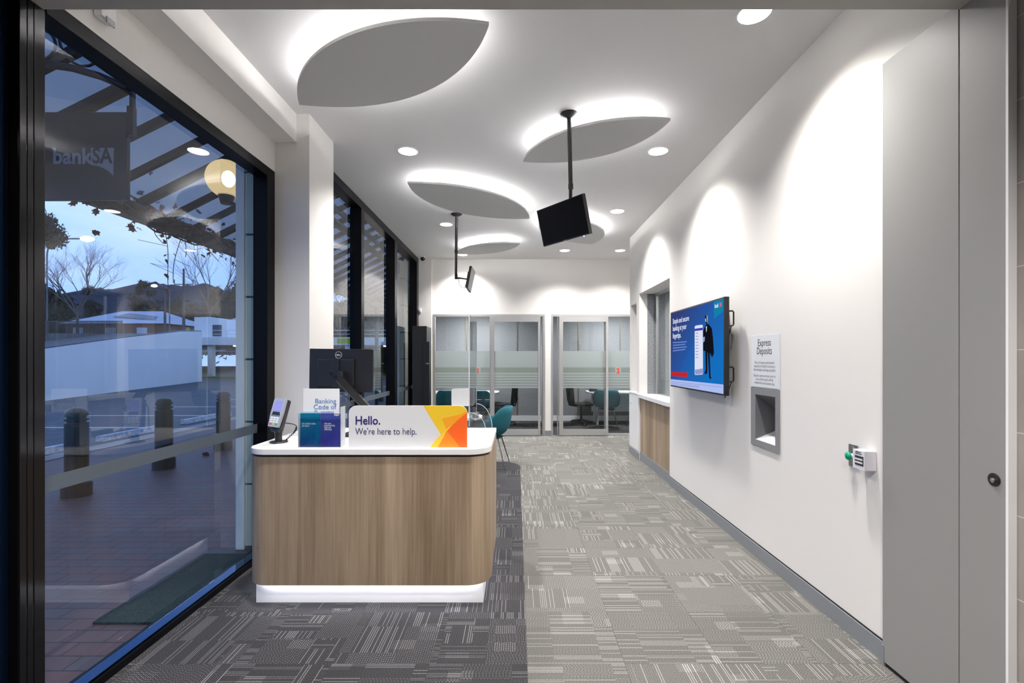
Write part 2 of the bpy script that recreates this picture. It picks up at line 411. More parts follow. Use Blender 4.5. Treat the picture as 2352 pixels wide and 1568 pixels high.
def mat_tile():
    m, nt, b = newmat('grey_stone_tiles'); b.inputs['Roughness'].default_value = .45
    g = nt.nodes.new('ShaderNodeNewGeometry'); sp = nt.nodes.new('ShaderNodeSeparateXYZ'); nt.links.new(g.outputs['Position'], sp.inputs[0])
    z = (V(nt, sp.outputs[2])-.02)/.302; gr = z.frac().lt(.012).op('MAXIMUM', (V(nt, sp.outputs[1])/.6).frac().lt(.006))
    n = nt.nodes.new('ShaderNodeTexNoise'); n.inputs['Scale'].default_value = 5; n.inputs['Detail'].default_value = 8; nt.links.new(g.outputs['Position'], n.inputs['Vector'])
    r = nt.nodes.new('ShaderNodeValToRGB'); r.color_ramp.elements[0].color = (.30, .27, .245, 1); r.color_ramp.elements[1].color = (.46, .42, .39, 1)
    nt.links.new(n.outputs['Fac'], r.inputs[0])
    mx = nt.nodes.new('ShaderNodeMix'); mx.data_type = 'RGBA'; nt.links.new(gr.s, mx.inputs['Factor']); nt.links.new(r.outputs[0], mx.inputs[6])
    mx.inputs[7].default_value = (.7, .68, .65, 1); nt.links.new(mx.outputs[2], b.inputs['Base Color']); return m
M['tile'] = mat_tile()

# ------------------------------------------------------------------ room shell
XR, XL, H = 1.8215, -1.905, 3.434
YB = 9.32        # back wall face
# carpet: dark field with a rounded corner, light everywhere else
XD, YD, RD = .0525, 6.96, .3
arc = [(XD-RD+RD*math.cos(a*PI/2/12), YD-RD+RD*math.sin(a*PI/2/12)) for a in range(13)]
b = MB(); dark = [(-1.905, -2.4), (XD, -2.4)]+arc+[(-1.905, YD)]
b.bm.faces.new([b.bm.verts.new((x, y, 0)) for x, y in dark])
nl = len(b.bm.faces)
light = [(XD, -2.4), (XR+.02, -2.4), (XR+.02, 7.68), (3.6, 7.68), (3.6, YB+.1), (-1.905, YB+.1), (-1.905, YD)]+arc[::-1]
b.bm.faces.new([b.bm.verts.new((x, y, 0)) for x, y in light])
b.bm.faces.ensure_lookup_table(); b.bm.faces[nl].material_index = 1
bmesh.ops.triangulate(b.bm, faces=b.bm.faces)
fl = struct('floor', b, [M['carpetD'], M['carpetL']], 'patterned grey carpet tile floor, darker around the desk and lighter along the right', 'floor')
b = MB(); b.box(-1.90, XR, -2.4, YB+.1, -.12, -.004); b.box(XR, 3.6, 7.68, YB+.1, -.12, -.004)
struct('floor_slab', b, M['concrete'], 'concrete slab below the carpet', 'floor')
b = MB(); b.box(-2.1, 3.7, 1.94, YB+.1, H, H+.12)
struct('ceiling', b, M['ceil'], 'smooth white painted ceiling with leaf shaped features', 'ceiling')
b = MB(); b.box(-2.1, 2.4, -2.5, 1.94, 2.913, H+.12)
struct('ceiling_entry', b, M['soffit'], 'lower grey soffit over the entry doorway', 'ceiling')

def boxes_around(bm_, X0, X1, y0, y1, z0, z1, holes):
    """wall slab along Y with rectangular holes (ya,yb,za,zb), holes sorted and not overlapping in Y"""
    y = y0
    for (ya, yb, za, zb) in sorted(holes):
        if ya > y: bm_.box(X0, X1, y, ya, z0, z1)
        if za > z0: bm_.box(X0, X1, ya, yb, z0, za)
        if zb < z1: bm_.box(X0, X1, ya, yb, zb, z1)
        y = yb
    if y < y1: bm_.box(X0, X1, y, y1, z0, z1)
b = MB()
boxes_around(b, XR, XR+.12, 1.745, 7.68, 0, H, [(3.347, 3.637, .885, 1.235), (5.69, 7.1, 0, 2.457), (7.26, 7.6, .985, 2.34)])
b.box(XR+.12, XR+.14, 7.2, 7.66, .9, 2.5)          # back of the niche
struct('wall_right', b, M['wall'], 'long white wall with the teller opening and the television', 'wall')
b = MB(); b.box(XR, XR+.12, -2.4, 1.745, 0, 2.913)
struct('wall_right_entry', b, M['tile'], 'grey stone tiled wall at the right edge beside the entry', 'wall')
# skirting right, with black shadow line
b = MB()
for y0, y1 in ((2.35, 5.69), (7.1, 7.26)): b.box(XR-.012, XR-.001, y0, y1, 0, .098)
b.box(XR-.012, XR-.001, 7.26, 7.69, 0, .098)
b.box(XR-.012, XR+.14, 7.68, 7.69, 0, .098)
o = struct('baseboard_right', b, M['skirt'], 'grey metal skirting along the white right wall', 'skirting')
b = MB(); b.box(XR-.005, XR-.0005, 2.35, 5.69, .098, .106); b.build('shadow_line', M['gap'], o)
b = MB(); b.box(XR-.03, XR-.0005, 2.335, 2.352, 0, .10); b.build('end_cap', M['skirt'], o)

# grey door panels at the right of the entry
def panel(name, y0, y1, z1, label):
    b = MB(); b.box(XR-.028, XR-.0015, y0, y1, .022, z1, bev=.0015)
    o = struct(name, b, M['door'], label, 'door panel')
    return o
p1 = panel('door_2', 1.943, 2.346, 2.94, 'tall grey metal panel next to the white wall, its top edge below the ceiling')
p2 = panel('door_3', 1.752, 1.938, 2.912, 'narrow grey metal door panel with a round lock')
b = MB(); b.box(XR-.033, XR-.0015, 1.741, 1.7505, 0, 2.912); b.build('edge_trim', M['sheet'], p2)
b = MB(); b.box(XR-.02, XR-.0015, 1.745, 2.346, 0, .021); b.build('kick_gap', M['gap'], p1)
Yk = 1100*XR/1115; zk = 1.5-278*Yk/1100
t = thing('door_lock', (XR-.03, Yk, zk), 'round dark bronze key lock on the narrow grey panel', 'lock')
b = MB(); b.lathe([(0, .0), (.024, .0), (.0245, .0015), (.022, .003), (.010, .0005+.003), (0, .0035)], M=frame_mat((XR-.0285, Yk, zk), (0, -1, 0), (0, 0, 1))); b.build('lock_plate', pbr('bronze', (.07, .055, .045, 1), .35, metal=.8), t, smooth=40)
b = MB(); b.lathe([(0, 0), (.0085, 0), (.0085, .004), (.006, .0055), (0, .0055)], M=frame_mat((XR-.032, Yk, zk-.003), (0, -1, 0), (0, 0, 1))); b.build('key_cylinder', M['steel'], t, smooth=40)

# entry enclosure behind the camera
b = MB(); b.box(-2.1, 2.0, -2.5, -2.4, 0, 2.913); struct('wall_entry', b, pbr('entry_wall', (.35, .35, .35, 1), .6), 'dark wall behind the entry', 'wall')
b = MB(); b.box(-2.0, -1.955, -2.4, 1.843, 0, 2.913)
d1 = struct('door_1', b, pbr('black_glass', (.002, .006, .016, 1), .06), 'black glass door leaf at the left edge', 'door')
# polished door post
t = thing('door_4', (-1.9, 1.9, 0), 'polished black door post with vertical grooves beside the large window', 'door post', kind='structure')
b = MB(); b.box(-2.02, -1.921, 1.846, 1.945, 0, 2.913, bev=.002); b.build('post_core', M['black'], t)
b = MB()
for y0, y1 in ((1.846, 1.872), (1.8755, 1.898), (1.9015, 1.945)): b.box(-1.925, -1.914, y0, y1, 0, 2.912, bev=.0015)
b.build('post_rails', pbr('polished_black', (.02, .02, .022, 1), .12, metal=.6), t)

# back wall with two glazed openings
ZG = 2.36
xg = lambda px: (px-1186)*YB/1100
b = MB()
b.box(XL-.1, xg(995), YB, YB+.1, 0, H)                       # left strip
b.box(xg(995), 3.7, YB, YB+.1, ZG, H)                        # above
b.box(xg(1252), xg(1266), YB, YB+.1, 0, ZG)                  # pier
b.box(XL-.1, xg(992), YB-.06, YB, 0, H)
struct('wall_back', b, M['wall'], 'white back wall above the glazed meeting rooms', 'wall')
b = MB(); b.box(xg(1252)-.003, xg(1266)+.003, YB-.012, YB-.001, 0, .098)
struct('baseboard_back', b, M['skirt'], 'short grey skirting on the pier between the two glazed doors', 'skirting')
b = MB(); b.box(3.5, 3.6, 7.68, YB, 0, H); b.box(XR+.12, 3.6, 7.6, 7.68, 0, H); struct('wall_far_right', b, M['wall'], 'white side wall behind the teller pier', 'wall')

# left wall: band over window, beam, column
ZH = 2.975
b = MB(); b.box(-2.06, -1.91, 1.94, 3.79, ZH, H)
struct('wall_left', b, M['wall'], 'cream wall band above the large shop window', 'wall')
b = MB(); b.box(-1.91, -1.741, 1.94, 3.79, 3.21, H)
struct('trim_1', b, M['wall'], 'boxed white beam running along the ceiling above the large window', 'beam')
b = MB(); b.box(-2.05, -1.638, 3.79, 4.29, 0, H)
struct('wall_column', b, M['wall'], 'square white column between the shop windows', 'column')

# --- window 1
t = thing('window_1', (-1.96, 2.8, 0), 'large shop window in a black frame on the left', 'window', kind='structure')
b = MB()
b.box(-2.02, -1.912, 1.95, 3.80, 2.905, ZH, bev=.003)                   # head
b.box(-2.02, -1.912, 3.675, 3.80, 0, 2.91, bev=.003)                     # right jamb
b.build('window_frame', M['black'], t)
b = MB(); b.box(-1.985, -1.92, 1.95, 3.675, .035, .047, bev=.002); b.build('window_sill', M['sill'], t)
b = MB(); b.box(-2.02, -1.906, 1.95, 3.675, 0, .035); b.build('sill_base', M['black'], t)
b = MB(); b.box(-1.998, -1.99, 1.96, 3.68, .045, 2.906); b.build('pane', M['glass'], t)
b = MB(); b.box(-1.9885, -1.9875, 1.96, 3.675, .932, 1.0); b.build('safety_band', M['band'], t)
# --- window 2 (curtain wall)
t = thing('window_2', (-1.95, 7, 0), 'tall black framed curtain wall windows beyond the white column', 'window', kind='structure')
b = MB(); b.box(-2.02, -1.89, 4.29, YB-.06, H-.10, H-.002, bev=.003); b.box(-2.02, -1.89, 4.29, YB-.06, 0, .05)
b.build('window_frame', M['black'], t)
for y0, y1 in ((5.84, 5.95), (7.45, 7.60), (9.09, 9.26)):
    b = MB(); b.box(-2.03, -1.89, y0, y1, .05, H-.1, bev=.003); b.build('mullion', M['black'], t)
for y0, y1 in ((4.29, 5.84), (5.95, 7.45), (7.60, 9.09)):
    b = MB(); b.box(-1.983, -1.975, y0, y1, .05, H-.1); b.build('pane', M['glass'], t)
    b = MB(); b.box(-1.974, -1.973, y0, y1, .932, 1.0); b.build('safety_band', M['band'], t)
b = MB(); b.box(-1.985, -1.90, 4.29, YB-.06, .051, .056); b.build('window_sill', M['sill'], t)

# ------------------------------------------------------------------ glazed meeting-room fronts
def film_strips(x0, x1, y, parent, gap=None):
    zpx = lambda py: 1.5-(py-823)*YB/1100
    b = MB()
    def strip(p0, p1, bb=b):
        if gap and bb is not b:
            if p0 < 850:
                bb.box(x0, gap[0], y, y+.0006, zpx(p1), zpx(p0)); bb.box(gap[1], x1, y, y+.0006, zpx(p1), zpx(p0))
                b.box(gap[0], gap[1], y, y+.0006, zpx(p1), zpx(p0))
            else: bb.box(x0, x1, y, y+.0006, zpx(p1), zpx(p0))
        else: bb.box(x0, x1, y, y+.0006, zpx(p1), zpx(p0))
    strip(806, 843.5)
    q = 855.5
    while q < 890: strip(q, q+4.2); q += 6.2
    b2 = MB(); strip(843.6, 855.4, b2)
    q = 859.8
    while q < 888: strip(q, q+1.8, b2); q += 6.2
    b.build('frosted_film', M['film'], parent); b2.build('pale_film', M['film2'], parent)
def glazing(name, label, x0, x1, fix, leaf, num):
    y0, y1 = YB-.012, YB+.08
    t = thing(name, ((x0+x1)/2, YB, 0), label, 'glazed partition', kind='structure')
    b = MB(); b.box(x0, x1, y0, y1, ZG-.045, ZG, bev=.002); b.box(x0, x0+.035, y0, y1, 0, ZG-.045); b.box(x1-.035, x1, y0, y1, 0, ZG-.045)
    fx0, fx1 = fix
    b.box(fx0, fx1, y0, y1, 0, .035)
    mull = fx1 if fx1 < leaf[0]+.05 else fx0-.06
    b.box(mull, mull+.06, y0-.01, y1, 0, ZG-.045)
    b.box(leaf[0], leaf[1], y0, y1, .0, .008)
    b.build('door_frame', M['silver'], t)
    b = MB(); b.box(fx0, fx1, YB+.03, YB+.038, .03, ZG-.04); g = b.build('fixed_pane', M['iglass'], t)
    gap = None
    if num:
        nx = num[1]; gap = (nx-.055, nx+.055)
    film_strips(fx0, fx1, YB+.028, g, gap)
    if num: text('room_number', num[0], .125, FRONT(nx, YB+.026, 1.5-(856-823)*YB/1100), M['red'], g, 'CENTER', bold=.006)
    lx0, lx1 = leaf
    d = thing('sliding_door', (0, 0, 0), None, None); d.location = (0, 0, 0); d.parent = t; d.location = -wloc(t)
    b = MB(); ly0, ly1 = YB-.05, YB-.014
    b.box(lx0, lx0+.075, ly0, ly1, .012, ZG-.05, bev=.002); b.box(lx1-.045, lx1, ly0, ly1, .012, ZG-.05, bev=.002)
    b.box(lx0+.07, lx1-.04, ly0, ly1, .012, .13); b.box(lx0+.07, lx1-.04, ly0, ly1, ZG-.15, ZG-.05)
    b.build('door_leaf_frame', M['silver'], d)
    b = MB(); b.box(lx0+.07, lx1-.04, ly0+.012, ly0+.02, .125, ZG-.145); g2 = b.build('door_pane', M['iglass'], d)
    film_strips(lx0+.076, lx1-.046, ly0+.010, g2)
    hx = lx1+.045 if name == 'door_5' else lx0-.03
    b = MB(); b.cyl((hx, YB-.06, .02), (hx, YB-.06, ZG-.06), .013, n=14); b.build('pull_handle', M['steel'], d, smooth=40)
    return t
glazing('door_5', 'glazed meeting room front with sliding door, fixed pane left, behind the reception desk', xg(995), xg(1252), (xg(997), xg(1125)), (xg(1127), xg(1241)), ('1', xg(1097.5)))
glazing('door_6', 'glazed meeting room front marked with a red 2, right of the white pier', xg(1266), 3.3, (xg(1396), 3.27), (xg(1284), xg(1396)), ('2', xg(1420.5)))

# meeting rooms
YF = 11.55
b = MB(); b.box(-2.0, 3.6, YB+.1, YF+.1, -.1, 0); struct('floor_meeting', b, M['carpetD'], 'dark carpet inside the meeting rooms', 'floor')
b = MB(); b.box(-2.0, 3.6, YB+.1, YF+.1, 2.62, 2.7); struct('ceiling_meeting', b, M['ceil'], 'low ceiling of the meeting rooms', 'ceiling')
b = MB(); b.box(-2.0, 3.6, YF, YF+.1, 0, 2.62); wf = struct('wall_meeting_back', b, M['felt'], 'grey felt lined wall at the back of the meeting rooms', 'wall')
for x in (-1.2, .02, 1.50, 2.5):
    b = MB(); b.box(x-.012, x+.012, YF-.012, YF-.0005, .13, 2.61); b.build('metal_strip', M['brass'], wf)
b = MB(); b.box(-2.0, 3.6, YF-.02, YF-.001, 0, .125); struct('baseboard_meeting', b, M['sheet'], 'pale skirting under the grey felt wall', 'skirting')
b = MB(); b.box(-2.1, -2.0, YB+.1, YF, 0, 2.62); b.box(3.5, 3.6, YB+.1, YF, 0, 2.62); b.box(xg(1256), xg(1262), YB+.101, YF, 0, 2.62)
struct('wall_meeting_side', b, M['felt'], 'grey felt dividing wall between the meeting rooms', 'wall')
for x, side in ((-.9, 'left'), (2.2, 'right')):
    t = thing('ceiling_panel_light', (x, 10.5, 2.6), 'flat square ceiling light inside the %s meeting room' % side, 'ceiling light')
    b = MB(); b.box(x-.3, x+.3, 10.2, 10.8, 2.60, 2.618); b.build('light_housing', M['sheet'], t)
    b = MB(); b.box(x-.28, x+.28, 10.22, 10.78, 2.595, 2.60); b.build('diffuser', emit('panel_diffuser', (1, .98, .95, 1), 3), t)
    add_light('AREA', 'panel_light_source', (x, 10.5, 2.58), ROOM_W, t, size=.55)

# ------------------------------------------------------------------ teller opening
t = thing('teller_counter', (2.1, 6.4, 0), 'teller counter with white top and wood front in the wall opening', 'counter')
b = MB(); b.box(1.795, 2.6, 5.692, 7.098, .925, .977, bev=.003); b.build('worktop', M['white'], t)
b = MB(); b.box(1.84, 1.87, 5.692, 7.098, .125, .923); b.build('front_panel', M['wood'], t)
b = MB(); b.box(1.875, 2.5, 5.75, 7.04, .12, .92); b.build('carcass', M['sheet'], t)
b = MB(); b.box(1.832, 1.9, 5.692, 7.098, 0, .122); b.build('plinth', M['skirt'], t)
b = MB(); b.box(XR+.12, 3.4, 7.1, 7.2, 0, 2.6); b.box(3.4, 3.5, 5.0, 7.2, 0, 2.6); b.box(XR+.12, 3.4, 5.0, 5.1, 0, 2.6)
struct('wall_teller', b, M['felt'], 'grey felt lined walls around the teller area', 'wall')
b = MB(); b.box(1.9415, 2.06, 5.692, 7.098, 2.457, 2.49); b.box(2.10, 3.4, 5.1, 7.1, 2.52, 2.6)
struct('ceiling_teller', b, M['wall'], 'white soffit over the teller opening', 'ceiling')
b = MB(); b.box(1.95, 3.4, 5.1, 7.1, -.02, -.001); struct('floor_teller', b, M['carpetL'], 'carpet behind the teller counter', 'floor')
t = thing('teller_screen', (2.08, 6.4, .977), 'tall clear security glass standing on the teller counter', 'glass screen')
b = MB(); b.box(2.075, 2.085, 5.70, 7.095, .98, 2.42); b.build('glass_sheet', M['iglass'], t)
b = MB(); b.box(2.055, 2.105, 5.692, 7.098, 2.42, 2.457+.033); b.box(2.06, 2.10, 7.06, 7.098, .977, 2.42); b.box(2.07, 2.09, 6.30, 6.32, .98, 2.42); b.build('screen_frame', M['silver'], t)
b = MB(); b.box(2.12, 2.125, 6.5, 7.04, .98, 1.20); tag(b.build('privacy_panel', M['film'], None), 'low frosted panel standing behind the teller glass', 'panel')
t = thing('teller_lamp', (2.6, 6.2, 2.5), 'ceiling light over the staff side of the teller counter', 'ceiling light')
b = MB(); b.lathe([(0, 0), (.09, 0), (.09, .02), (0, .02)], (2.7, 6.1, 2.50)); b.build('light_disc', M['lens'], t)
add_light('AREA', 'teller_light_source', (2.7, 6.1, 2.48), 22, t, size=.3)
t = thing('card_terminal', (2.0, 6.02, .977), 'small black terminal with cable at the near end of the teller counter', 'terminal')
b = MB(); b.box(1.93, 1.97, 5.85, 5.92, .978, 1.0, bev=.004); b.box(1.935, 1.965, 5.86, 5.91, 1.0, 1.14, bev=.01); b.build('terminal_body', M['blackpl'], t)
b = MB(); b.tube([(1.95, 5.90, 1.1), (1.94, 5.96, 1.0), (1.93, 5.99, .985), (1.95, 6.04, .982)], .004); b.build('cable', M['blackpl'], t)
# pier cabinet beyond the opening
t = thing('pier_cabinet', (1.83, 7.45, .1), 'white cabinet set in the pier beyond the teller counter', 'cabinet')
b = MB(); b.box(XR-.014, XR-.0015, 7.13, 7.67, .125, .955, bev=.002); b.build('cabinet_door', M['white'], t)
b = MB(); b.box(XR-.02, XR-.0015, 7.12, 7.68, .960, .978); b.build('ledge', M['white'], t)
b = MB(); b.cyl((XR-.022, 7.55, .80), (XR-.014, 7.55, .80), .01); b.build('door_knob', M['steel'], t)

# ------------------------------------------------------------------ ceiling leaf panels with LED coving
def leaf_outline(A, B, sn, sf, inset=0, n=28):
    A, B = Vector(A), Vector(B); L = (B-A).length; d = (B-A)/L; nrm = Vector((-d.y, d.x))
    ins = inset
    def arc_(s, sign):
        R = (L*L/4+s*s)/(2*s); a = math.asin(min(1, L/2/R)); c = (A+B)/2-nrm*sign*(R-s)
        if s > L/2: a = PI-a
        return [c+(nrm*sign*math.cos(t)+d*math.sin(t))*(R-ins) for t in [(-a+2*a*i/n) for i in range(n+1)]]
    far = arc_(sf, 1); near = arc_(sn, -1)
    if ins:   # crop each inset arc where it leaves the lens
        mid = (A+B)/2
        far = [p for p in far if (p-mid).dot(nrm) > 0]; near = [p for p in near if (p-mid).dot(nrm) < 0]
    P = far+near[::-1]
    out = [P[0]]
    for p in P[1:]:
        if (p-out[-1]).length > 1e-3: out.append(p)
    if (out[0]-out[-1]).length < 1e-3: out.pop()
    return [(p.x, p.y) for p in out]
leafs = [((-1.56, 3.44), (-.15, 2.62), .33, .33, 'big leaf shaped ceiling light closest to the entry, above the reception desk'),
         ((.06, 4.44), (1.18, 3.67), .30, .30, 'leaf shaped ceiling light behind the hanging screen pole near the right wall'),
         ((-1.13, 4.98), (.17, 6.25), .38, .44, 'leaf shaped ceiling light reaching over the second screen pole, in the middle of the ceiling'),
         ((.35, 6.2), (1.20, 7.64), .46, .36, 'leaf shaped ceiling light partly hidden by the dark hanging screen'),
         ((-1.03, 8.38), (.06, 7.58), .30, .30, 'small-looking leaf shaped ceiling light farthest back beside the slim pole')]
for A, B, sn, sf, lab in leafs:
    c = ((A[0]+B[0])/2, (A[1]+B[1])/2)
    t = thing('leaf_ceiling_light', (c[0], c[1], H), lab, 'ceiling light', 'leaf shaped ceiling lights')
    b = MB(); b.prism(leaf_outline(A, B, sn, sf), .020, z0=3.322); b.build('leaf_panel', pbr('leaf_paint', (.68, .68, .675, 1), .7), t)
    b = MB(); b.prism(leaf_outline(A, B, sn, sf, .13), H-3.342-.001, z0=3.342); b.build('mounting_box', M['ceil'], t)
    # LED strip around the mounting box
    P = leaf_outline(A, B, sn, sf, .115); b = MB(); bb = b.bm
    lo = [bb.verts.new((x, y, 3.355)) for x, y in P]; hi = [bb.verts.new((x, y, 3.375)) for x, y in P]
    for i in range(len(P)): j = (i+1) % len(P); bb.faces.new([lo[i], lo[j], hi[j], hi[i]])
    b.build('led_strip', M['led'], t)
    P = leaf_outline(A, B, sn, sf, .022); h = len(P)//2; P = P[h+2:-3]
    b = MB(); b.tube([(x, y, 3.347) for x, y in P], .006, 6); b.build('strip_channel', M['brown'], t)

# ------------------------------------------------------------------ downlights
dls = [(1.334, 2.683, 'round downlight closest to the entry, above the grey panel'),
       (1.325, 4.47, 'round downlight beside the right wall, next in line after the one near the entry'),
       (1.327, 6.29, 'round downlight above the teller opening, beyond the hanging dark screen'),
       (1.86, 8.58, 'round downlight in front of the back wall corner at the right'),
       (.866, 8.58, 'round downlight near the back wall, between the hanging screen and the right corner'),
       (-1.012, 2.35, 'round downlight over the front of the reception desk, hidden above the doorway edge'),
       (-1.012, 4.47, 'round downlight over the window side between two leaf lights, left of the pole'),
       (-1.012, 6.91, 'round downlight beside the slim pole of the far screen'),
       (-1.0, 8.93, 'round downlight tucked beside the far pole close to the back wall')]
for x, y, lab in dls:
    t = thing('downlight', (x, y, H), lab, 'downlight', 'round ceiling downlights')
    b = MB(); b.lathe([(.088, 0), (.1, 0), (.1, -.004), (.088, -.005)], (x, y, H), cap=False); b.build('trim_ring', M['sheet'], t, smooth=40)
    b = MB(); b.lathe([(0, -.001), (.087, -.001), (.087, -.003), (0, -.003)], (x, y, H)); b.build('lens', M['lens'], t)
    add_light('SPOT', 'downlight_source', (x, y, H-.02), DOWN_W*(1.0), t, spot_size=math.radians(124), spot_blend=1.0, shadow_soft_size=.07, color=(1, .965, .93))
# entry lamp behind the camera
for ex, ey in ((-.75, .55), (.75, .55)):
  t = thing('entry_downlight', (ex, ey, 2.913), 'round downlight in the entry soffit, %s side' % ('window' if ex < 0 else 'panel'), 'downlight')
  b = MB(); b.lathe([(0, 0), (.08, 0), (.08, -.006), (0, -.006)], (ex, ey, 2.913)); b.build('lens', M['lens'], t)
  add_light('SPOT', 'entry_source', (ex, ey, 2.88), 190, t, spot_size=math.radians(150), spot_blend=.8, shadow_soft_size=.1, color=(1, .96, .92))

# ------------------------------------------------------------------ reception desk
YF0, YBK = 2.86, 3.74; DX0, DX1 = -1.635, -.156; R = .14
t = thing('reception_desk', ((DX0+DX1)/2, 3.3, 0), 'reception desk with white top, oak front and rounded corners, glowing at its foot', 'desk')
b = MB(); b.prism(rrect(DX0, DX1, YF0-.012, YBK, R, 14, (1, 1, 0, 0)), .034, z0=.926)
bmesh.ops.bevel(b.bm, geom=[e for e in b.bm.edges if len(e.link_faces) == 2 and abs(e.verts[0].co.z-e.verts[1].co.z) < 1e-5], offset=.002, segments=2, affect='EDGES')
b.build('worktop', M['white'], t, smooth=35)
b = MB(); b.prism(rrect(DX0+.012, DX1-.012, YF0+.01, YBK-.01, R-.02, 14, (1, 1, 0, 0)), .016, z0=.911); b.build('shadow_gap', pbr('gap_brown', (.06, .04, .035, 1), .6), t, smooth=35)
# hollow wood shell, open at the rear
outer = rrect(DX0, DX1, YF0, YBK-.02, R, 14, (1, 1, 0, 0)); inner = rrect(DX0+.03, DX1-.03, YF0+.03, YBK-.02, R-.03, 14, (1, 1, 0, 0))
oi = outer[:-2]; ii = inner[:-2]
shell = [outer[-1]]+oi+[outer[-2]]+[inner[-2]]+ii[::-1]+[inner[-1]]
b = MB(); b.prism(shell, .911-.145, z0=.145); b.build('wood_shell', M['wood'], t, smooth=35)
PX0, PX1, PY = -1.60, -.2035, 2.946
b = MB(); b.box(PX0, PX1, PY, YBK-.05, 0, .143); b.build('plinth', M['sheet'], t)
b = MB(); b.box(PX0+.05, PX1-.02, PY-.045, PY-.03, .139, .1445); b.box(PX1+.018, PX1+.028, PY+.02, YBK-.1, .139, .1445); b.box(PX0-.022, PX0-.012, PY+.05, YBK-.1, .139, .1445); b.build('led_strip', M['toe'], t)
b = MB(); b.box(DX0+.03, DX1-.03, YBK-.25, YBK-.03, .145, .165); b.box(-.75, -.72, YF0+.05, YBK-.1, .165, .9); b.build('inner_shelf', M['sheet'], t)

# --- Hello sign
ZT = .9605
t = thing('welcome_sign', (-.66, 2.91, ZT), 'white freestanding sign with rounded top reading Hello, with a yellow and orange corner', 'sign')
sx0, sx1, sh = -1.019, -.299, .2525
pts = rrect(sx0, sx1, ZT, ZT+sh, .045, 8, (0, 0, 1, 1))
FR = frame_mat((0, 2.917, 0), (1, 0, 0), (0, 0, 1))
b = MB(); b.prism(pts, .012, M=FR, z0=-.006); sb = b.build('sign_panel', pbr('sign_white', (.72, .72, .74, 1), .35), t)
b = MB(); b.box(sx0+.05, sx1-.05, 2.923, 2.99, ZT, ZT+.004); b.build('sign_foot', M['acry'], t)
sc = .72/1000; SX = lambda u: sx0+(u-885)*sc; SZ = lambda v: ZT+sh-(v-557)*sh/351
def clip_poly(P, n_, c_):
    out = []
    for i in range(len(P)):
        a, q = P[i], P[(i+1) % len(P)]; da = a[0]*n_[0]+a[1]*n_[1]-c_; dq = q[0]*n_[0]+q[1]*n_[1]-c_
        if da >= 0: out.append(a)
        if (da >= 0) != (dq >= 0):
            s_ = da/(da-dq); out.append((a[0]+(q[0]-a[0])*s_, a[1]+(q[1]-a[1])*s_))
    return out
def in_sign(P):
    # clip a polygon to the convex rounded sign outline
    for i in range(len(pts)):
        a, q = pts[i], pts[(i+1) % len(pts)]; e = (q[0]-a[0], q[1]-a[1])
        if abs(e[0])+abs(e[1]) < 1e-6: continue
        n_ = (-e[1], e[0]); P = clip_poly(P, n_, n_[0]*a[0]+n_[1]*a[1])
        if len(P) < 3: return []
    return P
shapes = [('yellow_panel', lin(242, 200, 50), [(1515, 557), (1885, 557), (1885, 620), (1663, 802), (1655, 780)]),
          ('amber_panel', lin(250, 170, 45), [(1672, 668), (1780, 640), (1885, 605), (1885, 640), (1700, 765), (1706, 760)]),
          ('yellow_panel', lin(253, 205, 65), [(1573, 908), (1618, 845), (1663, 800), (1748, 722), (1718, 778), (1690, 815), (1640, 908)]),
          ('orange_panel', lin(250, 115, 40), [(1885, 610), (1885, 908), (1825, 908), (1712, 765), (1740, 725)]),
          ('amber_panel', lin(250, 145, 45), [(1712, 765), (1825, 908), (1635, 908), (1690, 815)])]
# curved boundary of the upper amber and orange blades
shapes[1] = ('amber_panel', lin(248, 165, 42), [(1672, 668), (1710, 655), (1760, 644), (1820, 632), (1885, 600), (1885, 640), (1820, 690), (1770, 735), (1718, 775)])
shapes[0] = ('yellow_panel', lin(242, 200, 50), [(1515, 557), (1885, 557), (1885, 640), (1830, 650), (1745, 720), (1665, 802)])
shapes[3] = ('orange_panel', lin(252, 105, 38), [(1885, 615), (1885, 908), (1825, 908), (1716, 768), (1760, 722), (1820, 665)])
for i, (nm, c_, P) in enumerate(shapes):
    P = in_sign([(SX(u), SZ(v)) for u, v in P][::-1])
    if len(P) > 2:
        b = MB(); b.prism(P, .0004, M=FR, z0=.0062+.0005*i); b.build(nm, pbr('sign_colour_%d' % i, c_, .35), sb)
text('heading', 'Hello.', .073, FRONT(SX(938), 2.9105, SZ(715)), M['navy'], sb, bold=.0013, t=.001, sx=.88)
text('message', "We're here to help.", .058, FRONT(SX(940), 2.9105, SZ(800)), pbr('sign_text_grey', (.05, .045, .13, 1), .5), sb, t=.001, sx=.80)

# --- payment terminal on a stand
tx, ty = -1.527, 3.08
t = thing('payment_terminal', (tx, ty, ZT), 'silver and black card payment terminal on a black pedestal with a coiled cable', 'payment terminal')
b = MB(); b.lathe([(0, 0), (.054, 0), (.055, .004), (.052, .008), (.024, .011), (.0, .011)], (tx, ty, ZT)); b.build('base', M['blackpl'], t, smooth=35)
b = MB(); b.lathe([(.021, .009), (.021, .09), (.018, .10), (0, .10)], (tx-.002, ty, ZT)); b.build('pedestal', M['blackpl'], t, smooth=35)
Mt = Matrix.Translation((tx-.003, ty, ZT+.182))@Matrix.Rotation(math.radians(-12), 4, 'Z')@Matrix.Rotation(math.radians(-16), 4, 'X')@Matrix.Rotation(math.radians(5), 4, 'Y')
MF = Mt@frame_mat((0, 0, 0), (1, 0, 0), (0, 0, 1))
b = MB(); b.prism(rrect(-.044, .044, -.1, .1, .016, 6), .03, M=MF, z0=-.03); b.box(-.03, .03, .0, .05, -.115, -.07, bev=.008, M=Mt); b.build('cradle', M['blackpl'], t, smooth=35)
